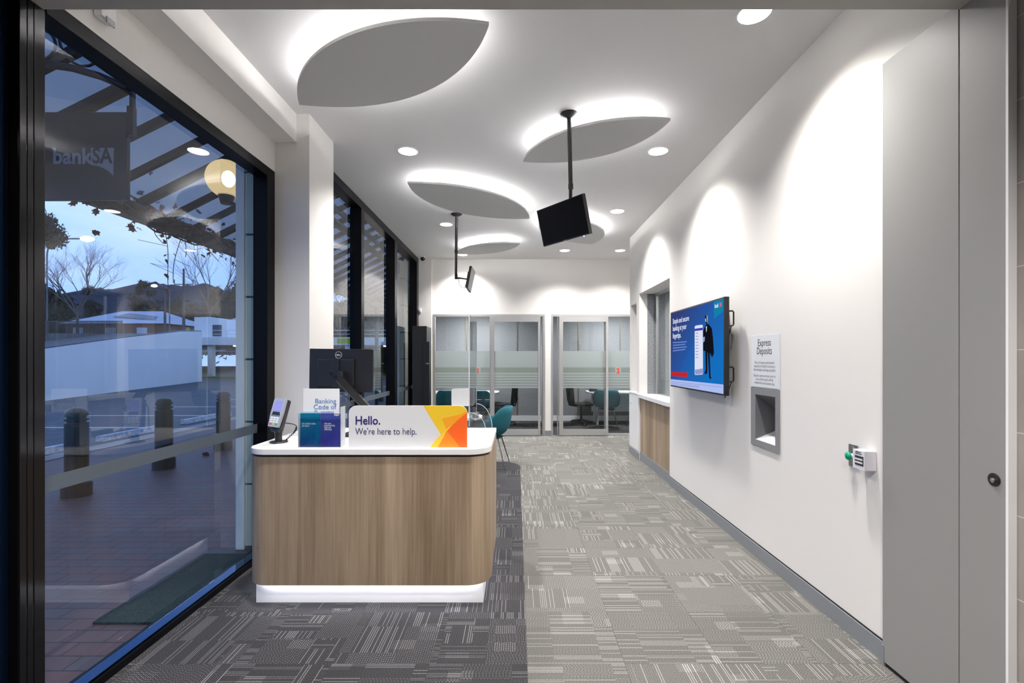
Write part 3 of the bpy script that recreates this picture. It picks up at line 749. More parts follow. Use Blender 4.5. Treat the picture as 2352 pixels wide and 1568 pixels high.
b = MB(); b.prism([(-.036, -.085), (.036, -.085), (.042, 0), (.041, .092), (.033, .1), (-.033, .1), (-.041, .092), (-.042, 0)], .022, M=MF, z0=0); bd = b.build('terminal_body', pbr('silver_plastic', (.45, .46, .50, 1), .3, metal=.3), t)
b = MB(); b.prism(rrect(-.029, .029, .018, .082, .003, 4), .0012, M=MF, z0=.022); b.build('screen', emit('terminal_screen', lin(150, 150, 225), .9), bd)
b = MB(); b.prism([(-.031, -.012), (.031, -.012), (.024, .012), (-.024, .012)], .002, M=MF, z0=.022); b.build('keypad_hood', M['blackpl'], bd)
for r_ in range(5):
    for c_ in range(3):
        col_ = M['wht']
        if r_ == 4: col_ = [M['red'], pbr('yellow_key', (.8, .5, .03, 1), .5), pbr('green_key', (.03, .4, .12, 1), .5)][c_]
        if r_ == 0: col_ = pbr('grey_key', (.2, .2, .22, 1), .5)
        b = MB(); b.prism(rrect(-.029+c_*.021, -.013+c_*.021, -.018-r_*.0135, -.0085-r_*.0135, .003, 3), .003, M=MF, z0=.022); b.build('key', col_, bd)
pts_ = [Mt@Vector((.03, .03, -.07))]
for i in range(60):
    u = i/59; cx = tx+.055+.055*math.sin(u*PI*.92); cz = ZT+.122-.115*u; cx = tx+.03+.075*math.sin(u*PI)
    pts_.append((cx+(.006*math.cos(i*2.2) if u > .5 else 0), ty+.02+(.006*math.sin(i*2.2) if u > .5 else 0), cz+.03*math.sin(u*PI)))
b = MB(); b.tube(pts_, .0032, 6); b.build('coiled_cable', M['blackpl'], t, smooth=60)

# --- brochure holder and leaflets
by = 2.955
t = thing('brochure_holder', (-1.22, by, ZT), 'clear acrylic leaflet holder standing on the reception desk', 'brochure holder')
hx0, hx1 = -1.327, -1.067
b = MB(); b.box(hx0, hx1, by-.045, by-.042, ZT, ZT+.21); b.box(hx0, hx1, by+.03, by+.033, ZT, ZT+.245); b.box(hx0, hx1, by-.042, by+.03, ZT, ZT+.003); b.build('holder_sheets', M['acry'], t)
b = MB(); b.box(hx0, hx0+.002, by-.045, by+.033, ZT, ZT+.21); b.box(hx1-.002, hx1, by-.045, by+.033, ZT, ZT+.245); b.box(hx0, hx1, by-.047, by-.045, ZT+.208, ZT+.211); b.build('holder_edges', M['acredge'], t)
def gradmat(name, a, c, z0, z1):
    m, nt, b_ = newmat(name); b_.inputs['Roughness'].default_value = .35
    tc_ = nt.nodes.new('ShaderNodeTexCoord'); sp_ = nt.nodes.new('ShaderNodeSeparateXYZ'); nt.links.new(tc_.outputs['Generated'], sp_.inputs[0])
    n_ = nt.nodes.new('ShaderNodeTexNoise'); n_.inputs['Scale'].default_value = 2; nt.links.new(tc_.outputs['Generated'], n_.inputs['Vector'])
    f_ = V(nt, sp_.outputs[2])*.7+V(nt, n_.outputs['Fac'])*.6-.1
    r_ = nt.nodes.new('ShaderNodeValToRGB'); r_.color_ramp.elements[0].color = a; r_.color_ramp.elements[1].color = c
    r_.color_ramp.elements[0].position = z0; r_.color_ramp.elements[1].position = z1
    nt.links.new(f_.s, r_.inputs[0]); nt.links.new(r_.outputs[0], b_.inputs['Base Color']); return m
bk = MB(); bk.box(-1.320, -1.098, by+.012, by+.02, ZT+.004, ZT+.352); bk = tag(bk.build('booklet', M['sheet']), 'white booklet reading Banking Code of Practice, at the back of the leaflet holder', 'booklet')
text('title', 'Banking\nCode of\nPractice', .0415, FRONT(-1.116, by+.0115, ZT+.262), M['txtb'], bk, 'RIGHT', t=.0006, sx=1.02, line=.88)
l1 = MB(); l1.box(-1.318, -1.196, by-.034, by-.028, ZT+.004, ZT+.212); l1 = tag(l1.build('leaflet', gradmat('leaflet_teal', lin(10, 60, 130), lin(20, 140, 180), .2, .8)), 'teal blue leaflet reading Let us know what you think', 'leaflet')
text('leaflet_text', 'Let us know what\nyou think.', .0135, FRONT(-1.309, by-.0345, ZT+.138), M['wht'], l1, bold=.0004, t=.0004, sx=.86)
b = MB(); b.box(-1.31, -1.205, by-.0348, by-.034, ZT+.108, ZT+.109); b.build('rule_line', M['txtb'], l1)
l2 = MB(); l2.box(-1.194, -1.073, by-.032, by-.026, ZT+.004, ZT+.214); l2 = tag(l2.build('leaflet', gradmat('leaflet_violet', lin(50, 50, 150), lin(85, 100, 190), .2, .8)), 'violet blue leaflet asking Are you experiencing financial difficulty', 'leaflet')
text('leaflet_text', 'Are you\nexperiencing\nfinancial\ndifficulty?', .0145, FRONT(-1.172, by-.0325, ZT+.139), M['wht'], l2, bold=.0005, t=.0004, sx=.86, line=.85)
b = MB(); b.prism([(-1.112, ZT+.214), (-1.112, ZT+.192), (-1.095, ZT+.188), (-1.08, ZT+.194), (-1.08, ZT+.214)], .001, M=frame_mat((0, by-.0325, 0), (1, 0, 0), (0, 0, 1)), z0=0); lg = b.build('logo_flag', M['wht'], l2)
text('logo_text', 'bank', .008, FRONT(-1.109, by-.0342, ZT+.199), M['navy'], lg, t=.0003, sx=.8)
text('logo_text', 'SA', .008, FRONT(-1.092, by-.0342, ZT+.199), M['red'], lg, t=.0003, sx=.8)
b = MB(); b.box(-1.25, -1.105, by-.033, by-.0325, ZT+.085, ZT+.0858); b.build('rule_line', M['txtb'], l2)

# --- monitor on arm
my = 3.60; mk = my/1100
mx0, mx1 = (708-1186)*mk, (857.5-1186)*mk; mz0, mz1 = 1.5-(900-823)*mk, 1.5+(823-801)*mk
t = thing('desk_monitor', ((mx0+mx1)/2, my, ZT), 'black computer monitor seen from behind, held on an arm over the reception desk', 'monitor')
Mm = Matrix.Translation(((mx0+mx1)/2, my, (mz0+mz1)/2))@Matrix.Rotation(math.radians(-4), 4, 'Z')@Matrix.Rotation(math.radians(.7), 4, 'Y')
hw, hh = (mx1-mx0)/2, (mz1-mz0)/2
b = MB(); b.box(-hw, hw, 0, .022, -hh, hh, bev=.004, M=Mm); b.box(-hw*.72, hw*.45, -.018, 0, -hh*.78, hh*.55, bev=.012, M=Mm); cs = b.build('casing', pbr('monitor_grey', (.010, .010, .011, 1), .4), t)
b = MB(); b.box(-hw+.006, hw-.006, .0222, .0228, -hh+.01, hh-.006, M=Mm); b.build('screen', M['screenoff'], t)
b = MB(); b.box(-.075, .0, -.03, -.018, -.02, .09, bev=.004, M=Mm); b.build('mounting_plate', M['blackpl'], t)
MMF = Mm@frame_mat((0, 0, 0), (1, 0, 0), (0, 0, 1))
lc = (-.017, .116)
b = MB(); b.tube([MMF@Vector((lc[0]+.025*math.cos(a*PI/16), lc[1]+.025*math.sin(a*PI/16), .004)) for a in range(32)], .0016, 6, closed=True); b.build('logo_ring', pbr('logo_silver', (.7, .7, .72, 1), .4), cs)
text('logo_text', 'DELL', .0165, MMF@Matrix.Translation((lc[0]-.001, lc[1]-.0055, .003)), pbr('logo_silver2', (.7, .7, .72, 1), .4), cs, 'CENTER', bold=.0005, sx=.95)
P3 = lambda px, py, d: Vector(((px-1186)*d/1100, d, 1.5-(py-823)*d/1100))
j0 = P3(786, 873, 3.53); j1 = P3(846, 936, 3.56)
b = MB(); b.cyl(P3(782, 852, 3.535), P3(782, 895, 3.535), .022); b.box(-.045, .01, -.035, -.015, -.04, -.0, M=Mm); b.build('arm_joint', M['blackpl'], t, smooth=40)
b = MB(); dd = (j1-j0).normalized(); sd = Vector((0, 1, 0)); uu = dd.cross(sd)
bb_ = MB(); L_ = (j1-j0).length+.03
MA = Matrix(((dd.x, sd.x, uu.x, j0.x), (dd.y, sd.y, uu.y, j0.y), (dd.z, sd.z, uu.z, j0.z), (0, 0, 0, 1)))
b.box(-.02, L_, -.02, .02, -.028, .018, bev=.004, M=MA); b.build('support_arm', M['blackpl'], t)
b = MB(); b.box(-.02, L_, -.021, .021, -.033, -.0281, M=MA); b.build('arm_cover', pbr('arm_grey', (.10, .095, .09, 1), .4, metal=.4), t)
b = MB(); pe = P3(852, 940, 3.58); b.cyl((pe.x, pe.y, ZT), (pe.x, pe.y, pe.z+.02), .02); b.box(pe.x-.05, pe.x+.05, pe.y-.05, pe.y+.05, ZT, ZT+.012, bev=.003); b.build('arm_post', M['blackpl'], t, smooth=40)
b = MB(); b.tube([P3(778, 880, 3.52), P3(774, 902, 3.5), P3(786, 905, 3.5), P3(800, 916, 3.52), P3(815, 935, 3.6), (P3(818, 940, 3.6).x, 3.62, ZT+.005)], .004); b.tube([P3(774, 872, 3.54), P3(766, 884, 3.53), P3(765, 893, 3.54)], .0025); b.build('cables', M['blackpl'], t, smooth=60)
# small items behind
t = thing('desk_phone', (-1.09, 3.35, ZT), 'small black desk object tucked behind the leaflet holder', 'desk phone')
b = MB(); b.box(-1.20, -1.06, 3.28, 3.42, ZT, ZT+.02, bev=.005); b.box(-1.12, -1.075, 3.26, 3.40, ZT+.02, ZT+.045, bev=.008); b.build('phone_body', M['blackpl'], t)
# clear curved rack at the back edge
t = thing('acrylic_stand', (-.30, 3.70, ZT), 'clear acrylic stand with quarter round sides on the back edge of the desk', 'acrylic stand')
for xx, rr, ww in ((-.38, .125, .14), (-.306, .188, .118)):
    ap = [(xx, 0)]+[(xx+ww*math.cos(a*PI/2/12), rr*math.sin(a*PI/2/12)) for a in range(13)]
    b = MB(); b.prism(ap, .003, M=frame_mat((0, 3.69+(xx+.4)*.3, ZT), (1, 0, 0), (0, 0, 1))); b.build('side_panel', M['acry'], t)
    b = MB(); b.tube([(x_, 3.688+(xx+.4)*.3, ZT+z_) for x_, z_ in ap[1:]], .0017, 6); b.build('side_edge', M['acredge'], t)

# ------------------------------------------------------------------ teal armchair
def make_chair():
    root = thing('teal_armchair', (0, 0, 0), 'teal upholstered armchair on slim metal legs beside the white round table, behind the reception desk', 'chair', 'teal shell armchairs')
    b = bmesh.new(); NT, NU = 40, 10; rings = []
    for k in range(NT):
        th = 2*PI*k/NT            # 0 = front (+Y), PI = back
        cb = (1-math.cos(th))/2    # 0 front, 1 back
        sd_ = abs(math.sin(th))
        rimz = .45+.215*min(1, (cb*2.6)**1.6 if cb < .45 else 1.0)
        if cb > .62: rimz = .665+.165*math.sin(min(1, (cb-.62)/.26)*PI/2)
        a = .285+.02*cb; bfr = .24 if cb < .5 else .27+.03*(cb-.5)
        ring = []
        for j in range(NU+1):
            u = j/NU
            f = math.sin(min(1, u*1.25)*PI/2)*.90+.10*u; g = max(0, (u-.30)/.70)**1.7
            x = a*math.sin(th)*f; y = bfr*math.cos(th)*f
            if cb > .6: y -= .045*g*(cb-.6)/.4
            z = .435+(rimz-.435)*g-(.02*u if cb < .15 else 0)
            ring.append(b.verts.new((x, y, z)))
        rings.append(ring)
    for k in range(NT):
        A, B = rings[k], rings[(k+1) % NT]
        for j in range(1, NU): b.faces.new([A[j], B[j], B[j+1], A[j+1]])
    cen = b.verts.new((0, 0, .432))
    for k in range(NT): b.faces.new([cen, rings[(k+1) % NT][1], rings[k][1]])
    for k in range(NT): b.verts.remove(rings[k][0])
    bmesh.ops.recalc_face_normals(b, faces=b.faces)
    # thicken
    geo = b.faces[:]; orig = {v: v.co.copy() for v in b.verts}; nrm = {v: v.normal.copy() for v in b.verts}
    b.normal_update()
    ret = bmesh.ops.solidify(b, geom=geo, thickness=.026)
    bmesh.ops.recalc_face_normals(b, faces=b.faces)
    mb = MB(); mb.bm.free(); mb.bm = b
    sh = mb.build('seat_shell', M['teal'], root, smooth=180)
    b = MB(); b.lathe([(0, .40), (.17, .405), (.20, .42), (.18, .43), (0, .43)], (0, 0, -.012)); b.build('seat_base', M['teal'], root, smooth=50)
    for sx, sy in ((1, 1), (-1, 1), (1, -1), (-1, -1)):
        b = MB(); b.tube([(sx*.05, sy*.13, .398), (sx*.14, sy*.14, .392), (sx*.16, sy*.15, .37), (sx*.245, sy*.25, .0)], [.009, .009, .009, .0065], 10); b.build('leg', M['gun'], root, smooth=50)
    return root
ch = make_chair()
ch.location = (-.375, 6.72, 0); ch.rotation_euler = (0, 0, math.radians(84))   # faces -X
dup(ch, (-1.42, 10.25, 0), math.radians(4), 'dark teal armchair inside the left meeting room, the one nearer the black cabinet')
dup(ch, (-.78, 10.2, 0), math.radians(-12), 'dark teal armchair inside the left meeting room, beside the black office chair')
dup(ch, (1.95, 10.38, 0), math.radians(-8), 'teal armchair in the right meeting room seen from behind, below the red number')
dup(ch, (2.72, 10.42, 0), math.radians(14), 'teal armchair in the right meeting room, half hidden by the white pier')
dup(ch, (-1.35, 5.55, 0), math.radians(-100), 'teal armchair behind the reception desk close to the windows, only its top edge showing')

# meeting room tables
def table(x0, x1, y0, y1, lab):
    t = thing('meeting_table', ((x0+x1)/2, (y0+y1)/2, 0), lab, 'table', 'white meeting room tables')
    b = MB(); b.prism(rrect(x0, x1, y0, y1, .12, 6), .028, z0=.712); b.build('tabletop', M['white'], t)
    b = MB(); b.box(x0+.15, x1-.15, y1-.12, y1-.10, .25, .70); b.build('modesty_panel', M['sheet'], t)
    for x in (x0+.22, x1-.22):
        for y in (y0+.15, y1-.15):
            b = MB(); b.box(x-.025, x+.025, y-.025, y+.025, 0, .712); b.build('leg', M['sheet'], t)
table(-1.9, -.40, 10.62, 11.4, 'white table in the left meeting room')
table(1.62, 3.2, 10.72, 11.42, 'white table in the right meeting room')
def task_chair(x, y, rz, lab):
    t = thing('office_chair', (0, 0, 0), lab, 'office chair', 'black office chairs')
    b = MB(); b.box(-.22, .22, -.22, .22, .44, .50, bev=.02); b.build('seat', M['darkfab'], t, smooth=50)
    b = MB(); P_ = rrect(-.21, .21, .50, .98, .09, 6); b.prism(P_, .06, M=frame_mat((0, -.16, 0), (1, 0, 0), (0, -.10, 1))); b.build('backrest', M['darkfab'], t)
    b = MB(); b.tube([(0, -.1, .42), (0, -.28, .45), (0, -.32, .60), (0, -.30, .75)], .018); b.build('back_support', M['blackpl'], t)
    b = MB(); b.cyl((0, 0, .09), (0, 0, .44), .028); b.build('gas_stem', M['blackpl'], t, smooth=40)
    b = MB()
    for k in range(5):
        a = 2*PI*k/5; b.tube([(0, 0, .11), (.28*math.cos(a), .28*math.sin(a), .07)], [.025, .014])
    st = b.build('star_base', M['blackpl'], t, smooth=40)
    for k in range(5):
        a = 2*PI*k/5; c_ = (.28*math.cos(a), .28*math.sin(a)); b = MB(); b.cyl((c_[0]-.02, c_[1], .028), (c_[0]+.02, c_[1], .028), .028); b.build('caster', M['blackpl'], st, smooth=40)
    t.location = (x, y, 0); t.rotation_euler = (0, 0, rz)
task_chair(-.30, 10.75, math.radians(80), 'black office chair at the end of the table in the left meeting room')
task_chair(1.47, 10.85, math.radians(-80), 'black office chair at the end of the table in the right meeting room')
for x0, y0, lab in ((-1.15, 10.85, 'tangled black cable and stand on the left meeting room table'), (2.0, 10.95, 'tangled black cable on the right meeting room table, above the teal chair')):
    b = MB(); b.tube([(x0+.12*math.cos(a*.7)*(1-.02*a), y0+.05*math.sin(a*.7), .745+.012*abs(math.sin(a*1.3))) for a in range(28)], .006, 6)
    tag(b.build('cable_coil', M['blackpl'], smooth=60), lab, 'cable')
b = MB(); b.box(1.68, 1.86, 10.95, 11.1, .74, .80, bev=.004); tag(b.build('laptop_dock', M['blackpl']), 'low black box on the right meeting room table', 'dock')

# adviser table behind reception, with white monitor and acrylic screen
t = thing('adviser_table', (-1.1, 6.5, 0), 'white round ended adviser table behind the reception desk', 'table')
b = MB(); P_ = [(-1.8, 6.05), (-.75, 6.05)]+[(-.75+.30*math.sin(a*PI/12), 6.35-.30*math.cos(a*PI/12)) for a in range(1, 12)]+[(-.75, 6.65), (-1.8, 6.65)]
b.prism(P_, .03, z0=.71); b.build('tabletop', M['white'], t)
for x in (-1.7, -.85):
    b = MB(); b.cyl((x, 6.35, .01), (x, 6.35, .71), .03); b.lathe([(0, 0), (.22, 0), (.22, .01), (0, .012)], (x, 6.35, 0)); b.build('leg', M['sheet'], t, smooth=40)
t = thing('white_monitor', (-.715, 6.35, .74), 'white monitor seen from behind on the adviser table', 'monitor')
Mw = Matrix.Translation((-.715, 6.40, .985))@Matrix.Rotation(math.radians(18), 4, 'Z')
b = MB(); b.prism(rrect(-.155, .155, -.12, .115, .03, 6), .022, M=Mw@frame_mat((0, 0, 0), (1, 0, 0), (0, 0, 1))); b.build('casing', M['white'], t, smooth=30)
b = MB(); b.box(-.14, .14, .0225, .024, -.10, .10, M=Mw); b.build('screen', M['screenoff'], t)
b = MB(); b.box(-.10, .10, .12-.1, .20-.04, -.245, -.237, M=Mw); b.tube([Mw@Vector((0, .08, -.24)), Mw@Vector((0, .06, -.12)), Mw@Vector((0, .03, -.02))], .012); b.build('stand', M['steel'], t, smooth=40)
t = thing('acrylic_screen', (-.58, 6.35, .74), 'tall clear acrylic divider standing on the adviser table', 'screen')
b = MB(); b.box(-.530, -.524, 5.35, 6.30, .742, 1.985); b.build('clear_sheet', M['acry'], t)
b = MB(); b.box(-.532, -.522, 5.345, 5.35, .742, 1.985); b.box(-.532, -.522, 6.30, 6.305, .742, 1.985); b.box(-.531, -.523, 5.35, 6.30, 1.985, 1.989); b.build('sheet_edge', M['acredge'], t)
b = MB()
for y in (6.10, 6.22): b.box(-.57, -.485, y, y+.02, .741, .80, bev=.002)
b.build('clamp', M['silver'], t)

# black kiosk in the far left corner
t = thing('black_kiosk', (-1.70, 8.9, 0), 'tall black kiosk in the far corner beside the glazed meeting room', 'kiosk')
b = MB(); b.box(-1.86, -1.60, 8.55, 9.0, 0, 2.08, bev=.008); b.build('kiosk_body', M['blackm'], t)
b = MB(); b.box(-1.66, -1.545, 8.50, 8.545, .02, 1.80, bev=.006); b.build('front_panel', M['blackpl'], t)
b = MB(); b.box(-1.60, -1.55, 8.485, 8.499, 1.40, 1.42); b.build('handle', M['steel'], t)

# ------------------------------------------------------------------ hanging screens
def tube_between(b, a, c, r, n=12): b.tube([a, c], r, n)
t = thing('hanging_screen', (.417, 3.79, H), 'dark flat screen tilted on a black ceiling pole in the middle of the room', 'hanging screen')
b = MB(); b.lathe([(0, 0), (.068, 0), (.070, -.006), (.05, -.022), (.022, -.035), (.0, -.036)], (.417, 3.79, H)); b.build('ceiling_plate', M['blackm'], t, smooth=50)
b = MB(); b.cyl((.417, 3.79, H-.03), (.430, 3.79, 2.86), .017); b.cyl((.430, 3.79, 2.88), (.4305, 3.79, 2.84), .020); b.cyl((.430, 3.79, 2.86), (.435, 3.86, 2.60), .0145); b.build('pole', M['blackm'], t, smooth=50)
Mh = Matrix.Translation((.359, 3.79, 2.581))@Matrix.Rotation(math.radians(-52.6), 4, 'Z')@Matrix.Rotation(math.radians(15.1), 4, 'X')
b = MB(); b.box(-.265, .265, .0, .032, -.149, .149, bev=.003, M=Mh); b.box(-.17, .17, .032, .055, -.10, .10, bev=.01, M=Mh); cs = b.build('casing', M['blackpl'], t)
b = MB(); b.box(-.259, .259, -.0008, -.0001, -.141, .143, M=Mh); b.build('screen', pbr('matte_screen', (.003, .003, .004, 1), .5, spec=.1), t)
b = MB(); b.box(-.02, .02, -.0012, -.0004, -.1465, -.1435, M=Mh); b.build('brand_mark', M['silver'], t)
b = MB(); b.sphere(Mh@Vector((.20, .005, -.153)), .005, 10); b.build('standby_light', emit('standby_blue', (.15, .1, 1, 1), 12), t)
b = MB(); b.cyl(Mh@Vector((0, .055, 0)), (.435, 3.86, 2.60), .016); b.box(-.05, .05, .05, .062, -.05, .05, M=Mh); b.build('tilt_bracket', M['blackm'], t)

t = thing('hanging_screen', (-.80, 6.41, H), 'thin screen seen edge-on, hanging from a black pole in front of the back wall', 'hanging screen')
b = MB(); b.lathe([(0, 0), (.075, 0), (.077, -.006), (.055, -.022), (.022, -.035), (.0, -.036)], (-.80, 6.41, H)); b.build('ceiling_plate', M['blackm'], t, smooth=50)
b = MB(); b.cyl((-.80, 6.41, H-.03), (-.805, 6.41, 2.93), .019); b.cyl((-.805, 6.41, 2.95), (-.805, 6.41, 2.91), .023); b.cyl((-.805, 6.41, 2.93), (-.81, 6.41, 2.56), .017); b.build('pole', M['blackm'], t, smooth=50)
q = lambda px, py, d=6.41: Vector(((px-1186)*d/1100, d, 1.5-(py-823)*d/1100))
A_, B_, C_, D_ = q(1083.7, 611, 6.2), q(1092, 625, 6.6), q(1081.7, 672.5, 6.6), q(1074.5, 661, 6.2)
b = MB(); bm_ = b.bm
nn = (B_-A_).cross(D_-A_).normalized()
if nn.x < 0: nn = -nn
fr = [bm_.verts.new(v) for v in (A_, B_, C_, D_)]; bkv = [bm_.verts.new(v-nn*.03) for v in (A_, B_, C_, D_)]
bm_.faces.new(fr); bm_.faces.new(bkv[::-1])
for i in range(4): bm_.faces.new([fr[i], fr[(i+1) % 4], bkv[(i+1) % 4], bkv[i]])
bmesh.ops.recalc_face_normals(bm_, faces=bm_.faces)
b.build('casing', M['blackpl'], t)
b = MB(); cc = (A_+B_+C_+D_)/4
b.quad(*[cc+(v-cc)*.96+nn*.001 for v in (A_, B_, C_, D_)]); b.build('screen', M['greyscr'], t)
b = MB(); bc = cc-nn*.035
b.tube([(-.81, 6.41, 2.575), (-.745, 6.41, 2.575)], .015); b.tube([(-.745, 6.41, 2.575), bc], .012)
ax = (D_-A_).normalized()
b.tube([bc-ax*.10-nn*.02, bc+ax*.10-nn*.02], .014); b.tube([bc-ax*.085, bc+ax*.085], .026, 6); b.build('tilt_bracket', M['blackm'], t)
b = MB(); b.tube([(-.80, 6.40, 2.66), (-.775, 6.40, 2.56), (-.76, 6.40, 2.48), (-.72, 6.40, 2.44), (-.68, 6.40, 2.45), D_-nn*.03+Vector((0, -.1, .02))], .005, 6); b.build('cable', M['blackpl'], t, smooth=60)

# ------------------------------------------------------------------ wall television
YN, YFR, ZN0, ZN1, XF = 3.912, 5.28, 1.194, 2.006, 1.70
t = thing('wall_television', (1.71, 4.6, ZN0), 'large television on the right wall showing a blue bank advertisement', 'television')
b = MB(); b.box(XF, XF+.04, YN, YFR, ZN0, ZN1, bev=.003); b.build('casing', M['blackpl'], t)
TW, TH = YFR-YN-.03, ZN1-ZN0-.028
def tvmat():
    m = bpy.data.materials.new('tv_picture'); m.use_nodes = True; nt = m.node_tree; nt.nodes.clear()
    o = nt.nodes.new('ShaderNodeOutputMaterial'); e = nt.nodes.new('ShaderNodeEmission')
    tc_ = nt.nodes.new('ShaderNodeTexCoord'); sp_ = nt.nodes.new('ShaderNodeSeparateXYZ'); nt.links.new(tc_.outputs['Generated'], sp_.inputs[0])
    y = V(nt, sp_.outputs[1]).inv(); z = V(nt, sp_.outputs[2])   # y: left->right
    f = y*.75+z*-.55+.4
    facet = (y*1.0-z*.8-.05).gt(0)*.10
    r = nt.nodes.new('ShaderNodeValToRGB'); r.color_ramp.elements[0].color = lin(52, 62, 118); r.color_ramp.elements[1].color = lin(20, 110, 190)
    ee = r.color_ramp.elements.new(.5); ee.color = lin(38, 88, 165)
    nt.links.new((f+facet).s, r.inputs[0]); nt.links.new(r.outputs[0], e.inputs[0]); e.inputs[1].default_value = .78
    nt.links.new(e.outputs[0], o.inputs[0]); return m
TVM = frame_mat((XF, YFR-.015, ZN0+.014), (0, -1, 0), (0, 0, 1))    # x: 0..TW left to right, y: 0..TH
b = MB(); b.prism([(0, 0), (TW, 0), (TW, TH), (0, TH)], .001, M=TVM, z0=.0005); scn = b.build('screen', tvmat(), t)
E = lambda n_, c_, s_=1.0: emit('tv_'+n_, lin(*c_), s_*.82)
eW, eN, eK, eR, eT = E('white', (225, 230, 250), .9), E('navy', (60, 60, 170)), E('black', (16, 18, 26)), E('red', (195, 35, 45)), E('teal', (20, 125, 165))
# original crop: image u 245..985 (left to right, foreshortened), convert by perspective
def tvx(u):   # crop px -> fraction of width
    px = 1500+u/6.03; d = 1100*XF/(px-1186); return (YFR-.015)-d
def tvp(u, v):
    px = 1500+u/6.03; py = 660+v/6.03; d = 1100*XF/(px-1186); return ((YFR-.015)-d, 1.5-(py-823)*d/1100-(ZN0+.014))
def tvpoly(name, P, m, z=.002, parent=scn):
    Q = [tvp(*p) for p in P]
    Q = [(min(max(x_, .001), TW-.001), min(max(y_, .001), TH-.001)) for x_, y_ in Q]
    b = MB(); b.prism(Q, .0006, M=TVM, z0=z); return b.build(name, m, parent)
tvpoly('white_strip', [(245, 1268), (985, 1345), (985, 1475), (245, 1378)], E('strip', (170, 185, 235)))
tvpoly('teal_flag', [(845, 195), (985, 150), (980, 330), (848, 430)], eT)
tvpoly('red_label', [(258, 1168), (482, 1178), (480, 1242), (258, 1225)], eR)
ph = [(580, 545), (592, 528), (680, 515), (692, 525), (695, 1190), (688, 1205), (592, 1212), (580, 1200)]
phn = tvpoly('phone_picture', ph, eW)
tvpoly('phone_header', [(581, 572), (692, 556), (692, 590), (581, 604)], eN, .0028, phn)
tvpoly('phone_footer', [(583, 1140), (694, 1120), (693, 1195), (590, 1205)], E('grey', (140, 150, 200)), .0028, phn)
for k in range(9): tvpoly('phone_text_line', [(592, 640+k*42-10), (630, 638+k*42-10), (630, 646+k*42-10), (592, 648+k*42-10)], E('ln', (120, 125, 165)), .0028, phn)
fg = tvpoly('figure_picture', [(735, 520), (760, 500), (790, 525), (820, 570), (835, 700), (848, 900), (830, 975), (820, 930), (808, 970), (800, 900), (790, 930), (802, 1235), (815, 1258), (790, 1265), (782, 1240), (765, 900), (757, 905), (757, 1150), (752, 1190), (722, 1202), (720, 1180), (735, 1140), (730, 880), (702, 875), (700, 780), (722, 700), (700, 690), (700, 600)], eK, .0031)
tvpoly('figure_head', [(725, 400), (738, 378), (755, 385), (762, 420), (758, 470), (750, 500), (738, 505), (726, 470)], eK, .0031)
tvpoly('figure_face', [(728, 430), (738, 425), (742, 470), (733, 480), (728, 465)], E('skin', (190, 185, 200)), .0036)
tvpoly('figure_shirt', [(738, 540), (752, 535), (748, 600), (742, 620)], eW, .0036)
tvpoly('figure_sleeve', [(700, 690), (722, 680), (720, 740), (702, 760)], E('sl', (150, 170, 215)), .0036)
tvpoly('figure_hair', [(745, 380), (758, 388), (764, 430), (758, 490), (752, 480), (750, 420)], E('hr', (150, 170, 200)), .0036)
for s_, v_ in (('Simple and secure', 512), ('banking at your', 610), ('fingertips.', 712)):
    x_, y_ = tvp(275, v_-6)
    text('advert_heading', s_, .078, TVM@Matrix.Translation((x_, y_, .002)), eW, scn, bold=.001, t=.0006, sx=.86)
for k in range(4):
    tvpoly('small_text_line', [(278, 756+k*38), (470-(k % 2)*20, 744+k*35), (470-(k % 2)*20, 758+k*35), (278, 772+k*38)], E('st', (105, 135, 200)))
for k in range(3): tvpoly('small_text_line', [(262, 1300+k*22), (960 if k < 1 else 640, (1376 if k < 1 else 1350)+k*14), (960 if k < 1 else 640, (1382 if k < 1 else 1356)+k*14), (262, 1306+k*22)], E('st2', (120, 125, 165)))
x_, y_ = tvp(858, 285)
text('logo_text', 'bank', .050, TVM@Matrix.Translation((x_, y_, .003)), eW, scn, bold=.001, sx=.8)
text('logo_text', 'SA', .050, TVM@Matrix.Translation((x_+.098, y_, .003)), E('lred', (235, 90, 110)), scn, bold=.001, sx=.8)
x_, y_ = tvp(270, 1215)
b = MB(); b.box(XF+.04, XR-.001, 4.1, 4.14, 1.3, 1.9); b.box(XF+.04, XR-.001, 5.0, 5.04, 1.3, 1.9)
b.build('wall_bracket', M['blackm'], t)
for z0 in (1.83, 1.37):
    b = MB(); b.tube([(XF+.035, YN+.03, z0+.06), (XR-.045, YN+.02, z0+.06), (XR-.038, YN+.02, z0+.05), (XR-.038, YN+.02, z0-.05), (XR-.045, YN+.02, z0-.06), (XF+.035, YN+.03, z0-.06)], .007, 8); b.build('carry_handle', M['blackm'], t, smooth=60)
    b = MB(); b.tube([(XR-.05, YN+.03, z0-.06), (XR-.06, YN+.06, z0-.13), (XF+.045, YN+.10, z0-.20)], .004, 6); b.build('cable', M['blackm'], t, smooth=60)
b = MB(); b.sphere((XF+.01, YFR-.12, ZN0-.002), .004, 8); b.build('status_light', M['wht'], t)

